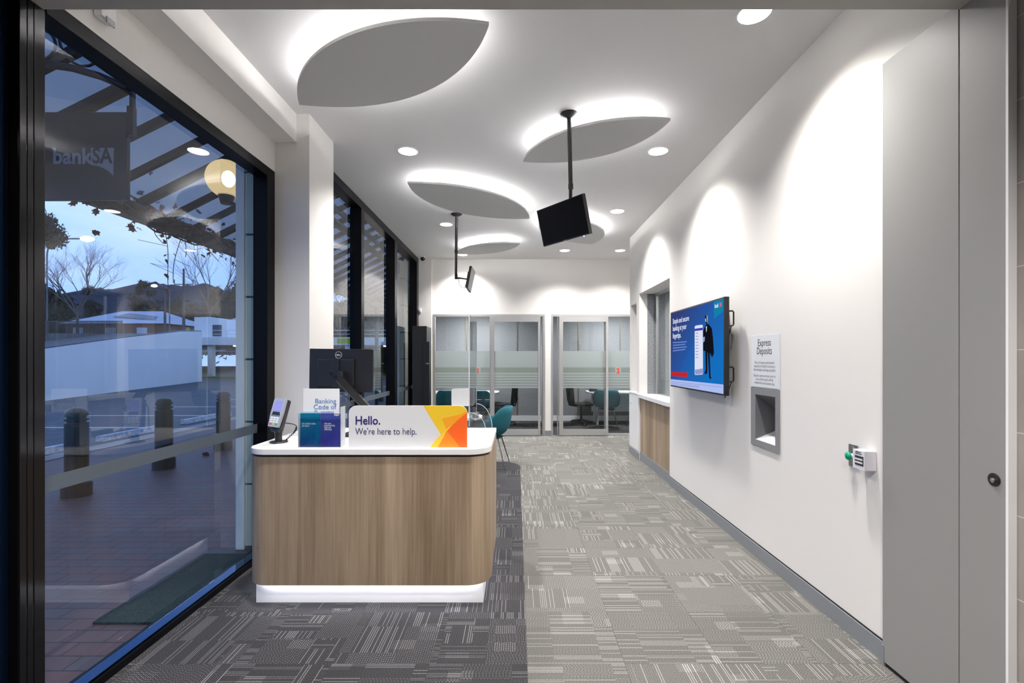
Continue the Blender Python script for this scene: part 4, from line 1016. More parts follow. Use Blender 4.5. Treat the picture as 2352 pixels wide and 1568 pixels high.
# ------------------------------------------------------------------ Express Deposits sign and chute
t = thing('deposit_sign', (XR, 3.5, 1.28), 'white Express Deposits notice on the right wall above the deposit chute', 'sign')
b = MB(); b.box(XR-.006, XR-.0015, 3.307, 3.705, 1.282, 1.675, bev=.001); b.build('clear_backing', M['acredge'], t)
b = MB(); b.box(XR-.0075, XR-.006, 3.313, 3.699, 1.288, 1.669); sg = b.build('notice_sheet', pbr('notice_paper', (.76, .78, .82, 1), .4), t)
yc = 3.506
text('heading', 'Express\nDeposits', .075, SIDE(XR-.0078, yc, 1.592), M['txt'], sg, 'CENTER', sx=.80, line=.80)
text('body_text', 'Place all cheques and business\ndeposits for BankSA accounts in\nthe envelopes and bags provided.', .027, SIDE(XR-.0078, yc, 1.462), pbr('grey_text', (.25, .25, .27, 1), .5), sg, 'CENTER', sx=.85, line=1.0)
text('body_text', 'Deposits made one hour prior to\nclose of the branch will be\ncredited the next business day.', .027, SIDE(XR-.0078, yc, 1.365), pbr('grey_text2', (.25, .25, .27, 1), .5), sg, 'CENTER', sx=.85, line=1.0)
t = thing('deposit_chute', (XR, 3.5, .84), 'grey metal deposit chute set into the right wall', 'deposit chute')
y0, y1, z0, z1 = 3.307, 3.70, .842, 1.278; a0, a1, c0, c1 = 3.352, 3.632, .89, 1.23
b = MB()
for q_ in ((y0, y1, z0, c0), (y0, y1, c1, z1), (y0, a0, c0, c1), (a1, y1, c0, c1)): b.box(XR-.010, XR-.0015, *q_)
b.build('faceplate', M['chute'], t)
b = MB(); X1 = XR+.115
b.quad((XR-.009, a0, c1), (XR-.009, a1, c1), (X1, a1-.05, c1-.10), (X1, a0+.05, c1-.10))
b.quad((XR-.009, a1, c0), (XR-.009, a1, c1), (X1, a1-.05, c1-.10), (X1, a1-.05, c0+.07))
b.quad((XR-.009, a0, c0), (XR-.009, a0, c1), (X1, a0+.05, c1-.10), (X1, a0+.05, c0+.07))
b.quad((X1, a0+.05, c0+.07), (X1, a1-.05, c0+.07), (X1, a1-.05, c1-.10), (X1, a0+.05, c1-.10))
b.build('recess', pbr('chute_dark', (.13, .13, .14, 1), .4), t)
b = MB(); b.quad((XR-.009, a0, c0), (XR-.009, a1, c0), (X1, a1-.05, c0+.07), (X1, a0+.05, c0+.07)); b.build('sloped_tray', pbr('chute_tray', (.55, .55, .56, 1), .35), t)
b = MB(); b.cyl((X1-.03, a0+.09, c1-.12), (X1-.001, a0+.09, c1-.12), .012); b.build('latch', M['steel'], t)

# green button and white box
t = thing('exit_button', (XR, 2.58, .91), 'green mushroom exit button on a steel plate, right wall', 'button')
b = MB(); b.box(XR-.006, XR-.0015, 2.547, 2.618, .916, 1.035, bev=.002); b.build('wall_plate', M['steel'], t)
b = MB(); b.lathe([(.012, 0), (.012, .022), (0, .022)], M=frame_mat((XR-.004, 2.585, .975), (0, -1, 0), (0, 0, 1))); b.build('button_collar', M['wht'], t, smooth=40)
b = MB(); b.lathe([(.012, .0), (.021, .002), (.022, .008), (.018, .014), (.009, .018), (0, .019)], M=frame_mat((XR-.024, 2.585, .975), (0, -1, 0), (0, 0, 1))); b.build('button_cap', pbr('green_button', (.0, .30, .17, 1), .3), t, smooth=50)
for z_ in (1.02, .93):
    b = MB(); b.cyl((XR-.0085, 2.583, z_), (XR-.005, 2.583, z_), .0035, n=10); b.build('screw', M['silver'], t)
t = thing('door_release_box', (XR, 2.46, .93), 'white emergency door release box beside the green button', 'release box')
b = MB(); b.box(XR-.062, XR-.0015, 2.421, 2.505, .931, 1.029, bev=.002); bx_ = b.build('box_body', pbr('white_box', (.74, .72, .80, 1), .4), t)
b = MB(); b.box(XR-.0635, XR-.0622, 2.428, 2.488, .952, 1.0); lb = b.build('label_window', M['txt'], bx_)
text('label_text', 'EMERGENCY\nDOOR RELEASE', .0085, SIDE(XR-.0626, 2.464, 1.016), M['txt'], bx_, 'CENTER', sx=.8)
b = MB()
for k, z_ in enumerate((.985, .968)):
    for j in range(5): b.box(XR-.0642, XR-.0636, 2.433+j*.011, 2.441+j*.011, z_-.006, z_+.003)
b.build('label_marks', M['wht'], lb)
# scuffed clear protector
b = MB(); b.box(XR-.003, XR-.0015, 2.352, 2.372, .50, .80); tag(b.build('edge_protector', M['acredge']), 'small clear plastic protector strip on the wall edge beside the grey panel', 'protector')
# security fittings
t = thing('security_camera', (-1.80, 9.1, H), 'small dark dome camera in the far ceiling corner', 'camera')
b = MB(); b.lathe([(0, 0), (.05, 0), (.05, -.02), (0, -.02)], (-1.78, 9.12, H)); b.build('camera_base', M['sheet'], t, smooth=40)
b = MB(); b.sphere((-1.78, 9.10, H-.04), .042, 20); b.build('camera_dome', M['screenoff'], t, smooth=60)
b = MB(); b.cyl((-1.78, 9.10, H-.045), (-1.74, 9.05, H-.055), .022, .018); b.build('camera_lens', M['blackpl'], t, smooth=40)
t = thing('alarm_sensor', (-1.86, 9.22, 2.4), 'small white alarm siren on the narrow wall by the far window frame', 'sensor')
b = MB(); b.box(-1.885, -1.835, 9.205, 9.258, 2.385, 2.47, bev=.01); b.build('sensor_body', M['sheet'], t, smooth=50)
b = MB(); b.sphere((-1.86, 9.20, 2.41), .014, 12); b.build('sensor_eye', M['greyscr'], t, smooth=60)
t = thing('motion_sensor', (-1.89, 2.2, 3.06), 'small white motion sensor high on the cream band above the large window', 'sensor')
b = MB(); b.box(-1.908, -1.87, 2.16, 2.24, 3.05, 3.14, bev=.008); b.build('sensor_body', M['sheet'], t, smooth=50)
b = MB(); b.box(-1.869, -1.862, 2.18, 2.225, 3.03, 3.06, bev=.003); b.build('sensor_eye', M['greyscr'], t)

# ------------------------------------------------------------------ outdoors
b = MB(); b.box(-6.85, -2.02, -6, 60, -.12, 0); struct('pavement', b, M['paver'], 'clay paver footpath outside the windows', 'footpath')
b = MB(); b.box(-7.2, -6.85, -6, 60, -.12, .012); struct('kerb', b, M['concrete'], 'concrete kerb edge between footpath and car park', 'kerb')
b = MB(); b.box(-90, -7.2, -20, 95, -.14, -.02); b.box(-7.2, 60, 60, 95, -.14, -.02); struct('car_park_ground', b, M['asphalt'], 'bluish wet asphalt of the car park', 'ground')
for k, d in enumerate((8.1, 10.5, 12.7, 15.0, 17.7, 20.3)):
    b = MB(); b.box(-12.2+.3*k, -7.6, d, d+.09, -.0195, -.016); struct('bay_marking', b, M['line'], 'white painted parking bay line', 'road marking')
b = MB(); b.box(-2.39, -2.045, 2.70, 3.65, .001, .014, bev=.003); tag(b.build('doormat', M['matg']), 'dark green doormat on the pavers outside the large window', 'doormat')
# bollards
bl = ['dark bollard outside, closest to the entry, tallest in view', 'dark bollard outside, second from the entry', 'dark bollard outside, beside the pale block column',
      'dark bollard seen through the middle window behind the monitor', 'dark bollard seen through the middle window just right of the monitor', 'small far bollard by the distant road']
def bollard(x, y):
    t = thing('bollard', (x, y, 0), bl[0], 'bollard', 'row of dark bollards')
    b = MB(); b.lathe([(.135, 0), (.135, .14), (.104, .17), (.104, .80), (.104, .80), (.0, .80)], (x, y, 0)); b.build('post', M['boll'], t, smooth=40)
    b = MB(); b.lathe([(.085, .80), (.085, .825), (.106, .825), (.106, .845), (.085, .845), (.085, .87), (.106, .872), (.104, .90), (.085, .94), (.05, .958), (0, .965)], (x, y, 0)); b.build('cap', M['boll'], t, smooth=40)
    return t
b0 = bollard(-4.82, 5.25)
for k, y in enumerate((6.55, 7.88, 14.7, 16.9, 18.6)): dup(b0, (-4.82, y, 0), 0, bl[k+1])
# wheel stops
for i, (x, y, L_) in enumerate(((-7.62, 8.75, 1.75), (-7.72, 11.1, 1.75), (-7.5, 6.2, 1.75))):
    b = MB(); sec = [(-.08, 0), (.08, 0), (.055, .1), (-.055, .1)]
    b.prism(sec, L_, M=Matrix.Translation((x, y+L_, -.019))@frame_mat((0, 0, 0), (1, 0, 0), (0, 0, 1)))
    tag(b.build('wheel_stop', M['stopw']), ['white concrete wheel stop between the first two bollards', 'white concrete wheel stop in front of the third bollard', 'white concrete wheel stop at the left edge of the window'][i], 'wheel stop', 'wheel stops')
# outside block columns
def block_column(name, x0, x1, y0, y1, lab):
    t = thing(name, ((x0+x1)/2, (y0+y1)/2, 0), lab, 'column', kind='structure')
    b = MB(); z = 0.03
    while z < 3.9: b.box(x0+.07, x1, y0, y1, z, z+.475, bev=.004); z += .49
    b.build('block_courses', M['cream'], t)
    b = MB(); b.box(x0+.075, x1-.005, y0+.006, y1-.006, 0, 3.9); b.build('block_core', M['joint'], t)
    b = MB(); b.box(x0, x0+.068, y0-.008, y1, .0, 3.05, bev=.006); b.build('edge_trim', M['trimw'], t)
block_column('outside_column', -2.20, -2.055, 3.76, 4.30, 'pale green glazed block column outside the large window')
block_column('outside_column', -2.20, -2.055, 8.75, 9.3, 'pale block column outside the farthest window')
# hanging sign box
t = thing('hanging_sign', (-3.5, 3.62, 2.69), 'dark hanging sign box outside with pale bank lettering', 'sign')
b = MB(); b.box(-4.02, -2.93, 3.60, 3.635, 2.692, 3.352, bev=.004); sb = b.build('sign_box', pbr('sign_dark', (.020, .019, .022, 1), .35), t)
k_ = 3.6/1100
sxx = lambda u: (100+u/6.533-1186)*k_; szz = lambda v: 1.5-(240+v/6.533-823)*k_
pale = pbr('sign_pale', (.24, .26, .31, 1), .4)
text('logo_text', 'bank', .165, FRONT(sxx(140), 3.597, szz(885)), pale, sb, bold=.0045, sx=.93)
b = MB(); pl = [(sxx(716), szz(652)), (sxx(716), szz(910)), (sxx(800), szz(918)), (sxx(880), szz(945)), (sxx(960), szz(990)), (sxx(1010), szz(1030)), (sxx(1050), szz(1070)), (sxx(1060), szz(652))]
b.prism(pl, .001, M=frame_mat((0, 3.5985, 0), (1, 0, 0), (0, 0, 1))); lg = b.build('logo_flag', pale, sb)
text('logo_text', 'SA', .165, FRONT(sxx(736), 3.596, szz(880)), pbr('sign_dark2', (.020, .019, .022, 1), .35), lg, bold=.004, sx=.80)
b = MB(); b.box(-2.93, -2.885, 3.60, 3.64, 3.18, 3.40); b.box(-2.91, -2.885, 3.60, 3.63, 3.38, 3.80); b.box(-4.0, -3.97, 3.60, 3.63, 3.35, 3.36); b.build('hanging_bracket', M['awn'], t)
# awning
rz_ = lambda x: 3.18+.5*(x+4.2)
t = thing('awning', (-3.1, 10, 3.1), 'dark steel awning with sloping rafters and tinted sheets over the footpath', 'awning')
for i in range(34):
    y = 2.55+i*.47
    wd = .045 if i % 3 else .075
    b = MB(); b.prism([(-4.3, rz_(-4.3)), (-2.21, rz_(-2.21)), (-2.21, rz_(-2.21)+.08), (-4.3, rz_(-4.3)+.08)], wd, M=frame_mat((0, y, 0), (1, 0, 0), (0, 0, 1))); b.build('rafter', M['awn'], t)
b = MB(); b.box(-4.27, -4.14, 1.5, 19, 3.03, 3.20); b.build('eave_beam', M['awn'], t)
b = MB(); b.box(-2.9, -2.84, 1.5, 19, rz_(-2.87)+.0, rz_(-2.87)+.07); b.box(-2.28, -2.22, 2.0, 19, 3.15, 3.22); b.build('purlin', M['awn'], t)
b = MB(); b.prism([(-4.35, rz_(-4.35)+.085), (-2.21, rz_(-2.21)+.085), (-2.21, rz_(-2.21)+.09), (-4.35, rz_(-4.35)+.09)], 17.5, M=frame_mat((0, 19, 0), (1, 0, 0), (0, 0, 1))); b.build('roof_sheet', M['poly'], t)
for y in (3.75, 9.0, 14.4):
    b = MB(); b.cyl((-4.2, y, 0), (-4.2, y, 3.05), .05); b.build('post', M['awn'], t, smooth=40)
b = MB(); q = lambda px, py, d=3.0: Vector(((px-1186)*d/1100, d, 1.5-(py-823)*d/1100))
b.tube([q(93, 103)+Vector((.094*math.cos(a*PI/12), 0, .094*math.sin(a*PI/12))) for a in range(24)], .009, 8, closed=True)
b.tube([q(136, 88), q(139, 105), q(150, 125), q(165, 142), q(185, 152), q(205, 151), q(222, 143)], .008, 8)
b.tube([q(60, 143), q(104, 147), q(165, 156), q(230, 175), q(295, 203)], .022, 8); b.build('scroll_bracket', M['awn'], t, smooth=60)
# vine
t = thing('climbing_vine', (-4.2, 8, 2.9), 'bare climbing vine with dark red leaves trailing from the awning edge', 'vine')
b = MB(); lv = bmesh.new()
def leafmesh(p, s):
    q_ = Matrix.Translation(p)@Matrix.Rotation(random.uniform(0, 2*PI), 4, 'Z')@Matrix.Rotation(random.uniform(-1.2, 1.2)+PI/2, 4, 'X')@Matrix.Rotation(random.uniform(0, 2*PI), 4, 'Z')
    N_ = 14; vs = []
    for k in range(N_):
        a = 2*PI*k/N_; r_ = s*(.68 if k % 2 else 1)*random.uniform(.75, 1.1)*(1 if k < 10 else .6)
        vs.append(lv.verts.new(q_@Vector((r_*math.cos(a), r_*math.sin(a), .12*s*math.cos(2*a)))))
    lv.faces.new(vs)
for s_ in range(9):
    ys = [2.4+i*.3 for i in range(46)]; ph_ = random.uniform(0, 6)
    b.tube([(-4.2+.10*math.sin(y*1.7+ph_)+random.uniform(-.03, .03), y, 3.12+.09*math.sin(y*2.3+ph_*2)+random.uniform(-.04, .06)) for y in ys], .010, 5)
for i in range(420):
    y = random.uniform(3.9, 15); leafmesh((random.gauss(-4.15, .16), y, 3.16+random.gauss(0, .14)), random.uniform(.03, .055))
strands = [(370, 500, 5.6, 395, 680), (418, 500, 5.7, 400, 650), (350, 510, 5.5, 372, 560), (440, 520, 5.8, 420, 590), (470, 540, 6.1, 478, 588), (500, 548, 6.3, 512, 590), (520, 560, 6.6, 537, 600), (330, 490, 5.4, 300, 520), (455, 520, 6.0, 500, 600)]
for i, (u0, v0, d, u1, v1) in enumerate(strands):
    P_ = []
    for k in range(12):
        f_ = k/11; P_.append(q(u0+(u1-u0)*f_+6*math.sin(f_*5+i), v0+(v1-v0)*f_, d))
    P_.insert(0, Vector((-4.2, d, 3.08))); b.tube(P_, .004, 5)
    if i < 2 or i > 4:
        for k in (3, 4, 6, 7, 9, 11):
            if random.random() < (1 if i < 1 else .42): leafmesh(P_[k]+Vector((random.uniform(-.04, .04), 0, -.02)), random.uniform(.035, .058))
    for k in (2, 5, 8):
        a_ = P_[k]; b.tube([a_, a_+Vector((random.uniform(-.2, .25), random.uniform(-.1, .1), random.uniform(-.02, .12))), a_+Vector((random.uniform(-.35, .4), 0, random.uniform(-.12, .1)))], .0025, 4)
b.build('stems', M['vine'], t)
mb = MB(); mb.bm.free(); mb.bm = lv; o = mb.build('leaves', M['leafr'], t); o['kind'] = 'stuff'
# globe lamp
gc = Vector(((520-1186)*4.6/1100, 4.6, 1.5+(823-411)*4.6/1100))
t = thing('globe_lamp', gc-Vector((0, 0, .3)), 'round amber globe lamp glowing outside under the awning', 'lamp')
b = MB(); b.sphere(gc, .178, 32)
gm = bpy.data.materials.new('amber_globe'); gm.use_nodes = True; nt = gm.node_tree; nt.nodes.clear()
o_ = nt.nodes.new('ShaderNodeOutputMaterial'); mx_ = nt.nodes.new('ShaderNodeMixShader'); tr_ = nt.nodes.new('ShaderNodeBsdfTransparent'); em_ = nt.nodes.new('ShaderNodeEmission')
em_.inputs[0].default_value = lin(250, 222, 170); em_.inputs[1].default_value = .72; tr_.inputs[0].default_value = (1, .9, .75, 1); mx_.inputs[0].default_value = .72
nt.links.new(tr_.outputs[0], mx_.inputs[1]); nt.links.new(em_.outputs[0], mx_.inputs[2]); nt.links.new(mx_.outputs[0], o_.inputs[0])
b.build('globe', gm, t, smooth=180)
b = MB(); b.sphere(gc+Vector((.02, 0, 0)), .06, 16, sc=(1, 1, 1.3)); b.build('bulb', M['bulb'], t, smooth=180)
b = MB(); b.cyl(gc-Vector((0, 0, .24)), gc-Vector((0, 0, .15)), .05, .075); b.tube([gc-Vector((0, 0, .22)), gc+Vector((.3, -.05, -.30)), (-2.15, 4.3, gc.z-.25)], .015); b.build('lamp_bracket', M['awn'], t, smooth=40)
# sloping white ramp wall
t = thing('ramp_wall', (-19, 20, 0), 'long pale rendered wall rising beside the car park ramp', 'wall', kind='structure')
W0, W1, W2 = (-14.0, 6.5), (-16.9, 17.1), (-21.0, 32.0)
def wallz(f): return 1.5+.75*f if f < 0 else 1.81+1.5*f
b = MB(); bm_ = b.bm
Pw = [(-14.0, 6.5, .75), (-16.9, 17.1, 1.81), (-18.3, 22.2, 2.42), (-20.2, 29.2, 3.15), (-21.0, 32.0, 3.29)]
f_, k2 = [], []
for (x, y, z) in Pw:
    f_.append((bm_.verts.new((x, y, -.03)), bm_.verts.new((x, y, z)))); k2.append((bm_.verts.new((x-.2, y, -.03)), bm_.verts.new((x-.2, y, z))))
for i in range(len(Pw)-1):
    bm_.faces.new([f_[i][0], f_[i+1][0], f_[i+1][1], f_[i][1]]); bm_.faces.new([k2[i][0], k2[i][1], k2[i+1][1], k2[i+1][0]]); bm_.faces.new([f_[i][1], f_[i+1][1], k2[i+1][1], k2[i][1]])
bm_.faces.new([f_[-1][0], k2[-1][0], k2[-1][1], f_[-1][1]]); bm_.faces.new([f_[0][1], k2[0][1], k2[0][0], f_[0][0]])
bmesh.ops.recalc_face_normals(bm_, faces=bm_.faces)
b.build('rendered_face', M['renderw'], t)
b = MB(); b.tube([(x-.08, y, z+.05) for x, y, z in Pw], .035, 6); b.build('top_rail', M['solar'], t)
b = MB(); bm_ = b.bm
V_ = [[bm_.verts.new((x-.2, y, z-.12)), bm_.verts.new((-95, y, z-.12))] for x, y, z in Pw]+[[bm_.verts.new((-30, 37.5, 3.1)), bm_.verts.new((-130, 37.5, 3.1))], [bm_.verts.new((-40, 110, 3.1)), bm_.verts.new((-130, 110, 3.1))]]
for i in range(len(V_)-1): bm_.faces.new([V_[i][0], V_[i+1][0], V_[i+1][1], V_[i][1]])
struct('upper_ground', b, M['asphalt'], 'raised ground behind the ramp wall', 'ground')
# black fence
t = thing('black_fence', (-26, 30, 2), 'black metal picket fence above the ramp wall', 'fence')
fa, fb = Vector((-21.5, 21, 2.2)), Vector((-25.5, 31, 3.0)); b = MB()
for i in range(70):
    p = fa.lerp(fb, i/69); b.box(p.x-.012, p.x+.012, p.y-.012, p.y+.012, p.z-.1, p.z+.95)
b.build('pickets', M['awn'], t)
b = MB(); b.tube([fa+Vector((0, 0, .9)), fb+Vector((0, 0, .9))], .02, 4); b.tube([fa, fb], .02, 4); b.build('rails', M['awn'], t)
# houses
def house(x0, x1, y0, y1, z0, ze, zr, lab):
    t = thing('house', ((x0+x1)/2, (y0+y1)/2, z0), lab, 'house')
    b = MB(); b.box(x0+.5, x1-.5, y0+.5, y1-.5, z0, ze); wl = b.build('walls', M['brick'], t)
    for k in range(3):
        xx = x0+1.5+k*(x1-x0-3)/2.6; b = MB(); b.box(xx, xx+1.3, y0+.45, y0+.49, ze-1.6, ze-.5); b.build('window', M['roofw'], wl)
    b = MB(); bm_ = b.bm; hy = (y0+y1)/2; rx = (y1-y0)/2*.8
    e = [bm_.verts.new(v) for v in ((x0, y0, ze), (x1, y0, ze), (x1, y1, ze), (x0, y1, ze))]; r_ = [bm_.verts.new((x0+rx, hy, zr)), bm_.verts.new((x1-rx, hy, zr))]
    bm_.faces.new([e[0], e[1], r_[1], r_[0]]); bm_.faces.new([e[1], e[2], r_[1]]); bm_.faces.new([e[2], e[3], r_[0], r_[1]]); bm_.faces.new([e[3], e[0], r_[0]]); bm_.faces.new(e[::-1])
    rf = b.build('roof', M['roofw'], t); return t, rf
h1, rf = house(-57.5, -44.0, 60, 70, 3.1, 5.9, 7.9, 'house with a pale hipped roof and dark solar panels, behind the bare tree')
b = MB(); b.quad((-52.5, 62.2, 6.95), (-46.2, 61.2, 6.42), (-46.9, 62.6, 7.0), (-51.5, 63.8, 7.55)); b.build('solar_panels', M['solar'], rf)
house(-48.2, -37.5, 73, 82, 3.1, 6.0, 8.3, 'house with a pale pointed roof near the utility poles')
# car park building
t = thing('parking_deck', (-14, 42, 0), 'low pale car park building with an upper deck railing', 'building')
b = MB(); b.box(-27.2, 2, 38, 38.2, 2.57, 3.18); b.box(-27.2, 2, 38.2, 52, 2.6, 2.8); b.build('parapet', M['renderw'], t)
b = MB(); b.box(-26, 2, 51.8, 52, 0, 2.6); b.build('rear_wall', pbr('deck_dark', (.06, .07, .05, 1), .9, noise=.5, nscale=1.5), t)
b = MB()
for x in range(-25, 2, 2): b.box(x-.03, x+.03, 38.05, 38.11, 3.18, 3.75)
b.box(-25.2, 2, 38.06, 38.1, 3.72, 3.76); b.box(-25.2, 2, 38.07, 38.09, 3.42, 3.45); b.build('railing', M['renderw'], t)
for x in (-24.5, -19, -13.5, -8, -2):
    b = MB(); b.box(x-.2, x+.2, 38.3, 38.7, -.03, 2.6); b.build('column', M['renderw'], t)
for x, y in ((-23.4, 40), (-17, 40), (-13.6, 40), (-11.0, 40.5), (-10.3, 41), (-8.2, 40), (-5, 41)):
    b = MB(); b.box(x-.25, x+.25, y, y+.15, 2.5, 2.58); b.build('strip_light', emit('deck_light', (1, .85, .55, 1), 9), t)
b = MB(); b.box(-9.9, -9.82, 39.9, 39.95, 2.2, 2.28); b.build('green_light', emit('green_sign', (.1, 1, .3, 1), 4), t)
b = MB(); b.box(-14.2, -12.95, 37.94, 37.99, 2.68, 3.10); b.build('lime_sign', pbr('lime', (.38, .55, .02, 1), .5), t)
add_light('AREA', 'deck_glow', (-23, 45, 2.5), 60, t, size=4, color=(1, .9, .6)); add_light('AREA', 'deck_glow', (-11, 44, 2.5), 35, t, size=4, color=(1, .85, .5))
b = MB(); b.box(-25.2, 2, 36.8, 37.9, -.03, .1); struct('grass_strip', b, pbr('grass_green', (.20, .28, .05, 1), .9), 'mown green grass strip before the car park building', 'grass')
t = thing('stair_tower', (-25.5, 40, 2.8), 'small white stair tower with a louvred window on the car park deck', 'building')
b = MB(); b.prism([(-26.9, 2.802), (-24.2, 2.802), (-24.2, 4.72), (-25.6, 4.98), (-26.9, 4.95)], 3, M=frame_mat((0, 43, 0), (1, 0, 0), (0, 0, 1))); b.build('walls', M['renderw'], t)
b = MB(); b.box(-25.35, -24.6, 39.95, 39.99, 3.35, 4.3); b.build('louvred_window', M['asphalt'], t)
# street lights and poles
def street_light(x, y, h, rx, lab, sc_=1):
    t = thing('street_light', (x, y, -.02), lab, 'street light')
    b = MB(); b.tube([(x, y, -.02), (x, y, h-.8), (x+.05*rx, y, h-.35), (x+.3*rx, y, h-.1), (x+.6*rx, y, h), (x+rx, y, h)], .04*sc_, 8); b.build('pole', pbr('pole_grey', (.12, .13, .15, 1), .5), t, smooth=60)
    b = MB(); b.sphere((x+rx+.2*(1 if rx > 0 else -1), y, h-.01), .34, 16, sc=(1, .6, .42)); b.build('lamp_head', emit('street_lamp_glow', (1, .97, .92, 1), 9), t, smooth=180)
street_light(-24.5, 25, 7.75, 1.9, 'street light with a long curved arm glowing at the upper left of the window')
street_light(-36.2, 50, 9.1, -1.4, 'distant street light above the far house roof', 1.5)
for (px, pyt, d, w_, lab) in ((422, 617, 40, 1.3, 'tall utility pole with a U shaped crossarm'), (379, 660, 45, 1.6, 'shorter utility pole left of the tall one')):
    x = (px-1186)*d/1100; zt = 1.5+(823-pyt)*d/1100
    t = thing('utility_pole', (x, d, 0), lab, 'utility pole')
    b = MB(); b.cyl((x, d, -.02), (x, d, zt), .16, .07, n=10); b.build('pole', M['bark'], t, smooth=40)
    zc = zt-1.3 if px > 400 else zt-.1
    b = MB(); b.tube([(x-w_*.6, d, zc+.4), (x-w_*.6, d, zc), (x+w_*.6, d, zc), (x+w_*.6, d, zc+.4)] if px > 400 else [(x-w_, d, zc+.15), (x+w_*.4, d, zc-.1)], .045, 6); b.build('crossarm', M['bark'], t)
b = MB(); b.box(-31.0, -30.6, 44.6, 44.9, 3.0, 4.4); tag(b.build('meter_box', pbr('yellow_guard', (.5, .38, .03, 1), .6)), 'yellow marker at the foot of the shorter utility pole', 'marker')
# bare trees
def bare_tree(x, y, z, h, spread, seed, lab, lean=0, levels=6, mat=None, r0=.12):
    rnd = random.Random(seed); t = thing('bare_tree', (x, y, z), lab, 'tree')
    b = MB(); b.tube([(x, y, z-.1), (x+lean*.3, y, z+h*.16), (x+lean*.5, y, z+h*.30)], [r0, r0*.8, r0*.7], 8); b.build('trunk', M['bark'], t, smooth=60)
    b = MB()
    def grow(p, d, L, r, lv_):
        q1 = p+d*L*.5+Vector((rnd.uniform(-1, 1), rnd.uniform(-1, 1), rnd.uniform(-.3, .6)))*L*.07; q2 = q1+(d+Vector((0, 0, .12))).normalized()*L*.5
        b.tube([p, q1, q2], [r, r*.8, r*.62], 5 if lv_ < 3 else 3)
        if lv_ >= levels: return
        for k in range(3 if lv_ < 4 else 2):
            nd = (d+Vector((rnd.uniform(-1, 1), rnd.uniform(-1, 1), rnd.uniform(-.25, .6)))*spread).normalized()
            grow(q2 if k < 2 else q1, nd, L*rnd.uniform(.62, .82), r*.58, lv_+1)
    top = Vector((x+lean*.5, y, z+h*.30))
    for k in range(4):
        a = 2*PI*k/4+rnd.uniform(-.5, .5); grow(top-Vector((0, 0, .1*k)), Vector((math.cos(a)*.62, math.sin(a)*.5, .85)).normalized(), h*.26, r0*.55, 0)
    b.build('branches', M['bark'], t)
bare_tree((178-1186)*34/1100, 34, 2.9, 6.6, .75, 3, 'bare winter tree in front of the pale roofed house', .0)
bare_tree((482-1186)*58/1100, 58, 3.0, 13.5, .5, 11, 'bare winter tree with a fan of upright branches near the globe lamp', 0, r0=.17)
bare_tree((785-1186)*66/1100, 66, 0, 15, .6, 5, 'bare winter tree seen through the tall window beyond the column', 0, r0=.17)
bare_tree((885-1186)*84/1100, 84, 0, 14, .6, 8, 'bare winter tree seen between the black mullions', 0, r0=.17)
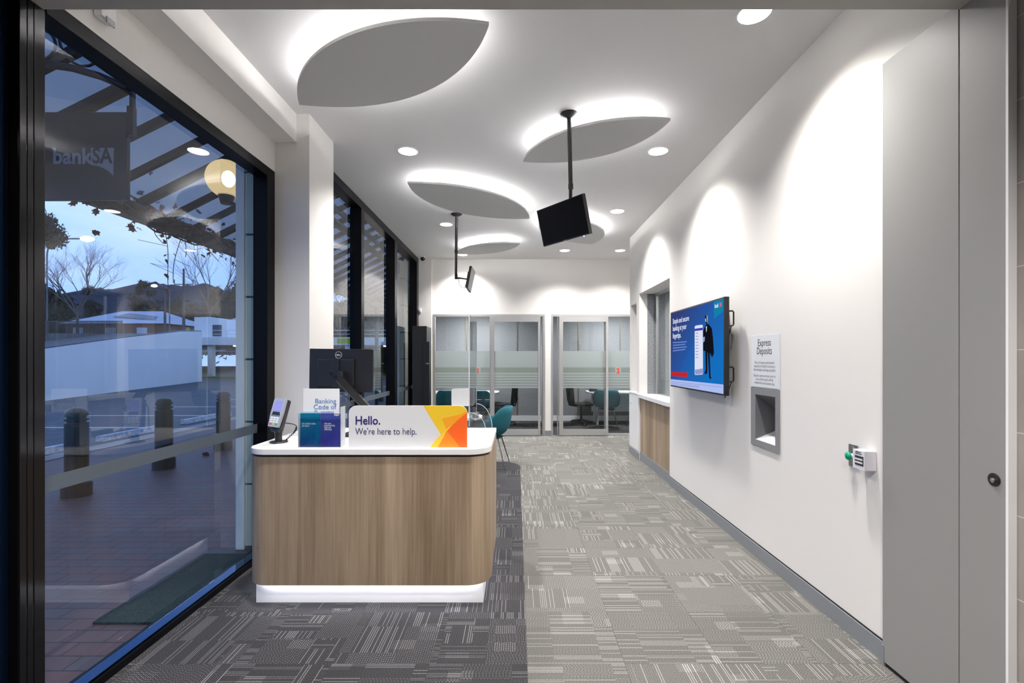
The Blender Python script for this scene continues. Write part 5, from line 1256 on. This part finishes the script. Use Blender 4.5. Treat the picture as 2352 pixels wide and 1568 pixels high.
def bushy(x, y, z, w_, h, lab, seed, nm='evergreen_tree', n=14, cat='tree', lo=.25, ls=.04):
    rnd = random.Random(seed); t = thing(nm, (x, y, z), lab, cat)
    b = MB(); b.cyl((x, y, z-.1), (x, y, z+h*.5), w_*.06, w_*.04, n=8); b.build('trunk', M['bark'], t)
    bb = bmesh.new()
    for k in range(n):
        a = rnd.uniform(0, 2*PI); rr = w_*.34*math.sqrt(rnd.random()); zz = z+h*rnd.uniform(lo, .86); s_ = w_*rnd.uniform(.13, .21)
        me_ = bmesh.ops.create_icosphere(bb, subdivisions=3, radius=s_, matrix=Matrix.Translation((x+rr*math.cos(a), y+rr*math.sin(a), zz)))
        cc_ = Vector((x+rr*math.cos(a), y+rr*math.sin(a), zz))
        for v in me_['verts']: v.co = cc_+(v.co-cc_)*rnd.uniform(.55, 1.0)
        for q__ in range(170):
            dv = Vector((rnd.gauss(0, 1), rnd.gauss(0, 1), rnd.gauss(0, 1))).normalized(); pc = cc_+dv*s_*rnd.uniform(.85, 1.35); sz = w_*ls*rnd.uniform(.5, 1.1)
            u_ = Vector((rnd.gauss(0, 1), rnd.gauss(0, 1), rnd.gauss(0, 1))).normalized(); w__ = u_.cross(dv)
            bb.faces.new([bb.verts.new(pc+u_*sz), bb.verts.new(pc+w__*sz*.6), bb.verts.new(pc-u_*sz), bb.verts.new(pc-w__*sz*.6)])
    mb = MB(); mb.bm.free(); mb.bm = bb; mb.build('foliage', M['folg'], t)
bushy((92-1186)*62/1100, 62, 2.9, 8, 8.4, 'dark evergreen tree at the left edge of the view outside', 2)
bushy((530-1186)*90/1100, 90, 3, 14, 12.5, 'dark rounded tree behind the white stair tower', 4)
bushy((440-1186)*112/1100, 112, 3, 20, 10.5, 'dark tree mass behind the utility poles', 6, n=20)
bushy((325-1186)*84/1100, 84, 3, 4.2, 13.5, 'dark cypress standing among the hills left of the poles', 8, n=22)
bushy((212-1186)*110/1100, 110, 3, 4.5, 17.0, 'dark cypress behind the bare tree', 9, n=22)
bushy((76-1186)*15/1100, 15, 0, 1.7, 6.6, 'leafy tree tip at the upper left corner of the open sky', 12, lo=.80, ls=.05)
bushy((860-1186)*112/1100, 112, 0, 24, 14, 'dark tree mass beyond the car park seen through the tall windows', 14, n=24)
# hills
b = MB(); bm_ = b.bm; rnd = random.Random(5); cols = []
for i in range(140):
    px = -200+i*9; a_ = (px-1186)/1100; d = 330
    hy = 660+12*math.sin(px*.011)+5*math.sin(px*.05)+rnd.uniform(-3, 3)+max(0, (px-330))*.05
    x = a_*d; zt = 1.5+(823-hy)*d/1100
    cols.append((bm_.verts.new((x, d, zt)), bm_.verts.new((x*.85, d*.7, zt*.55)), bm_.verts.new((x*.55, d*.42, 2.5))))
for A_, B_ in zip(cols, cols[1:]):
    bm_.faces.new([A_[0], B_[0], B_[1], A_[1]]); bm_.faces.new([A_[1], B_[1], B_[2], A_[2]])
struct('hills', b, M['hill'], 'dark wooded hills on the horizon', 'hills', smooth=60)
for x, y, lab in ((-5.9, 7.7, 'small dry leaf clump on the pavers right of the second bollard'),):
    b = MB(); lv = b.bm
    for k in range(5): leafmesh((x+1.1+random.uniform(-.06, .06), y-.3+random.uniform(-.03, .03), .02), .045)
    tag(b.build('fallen_leaves', M['leafr']), lab, 'leaves')
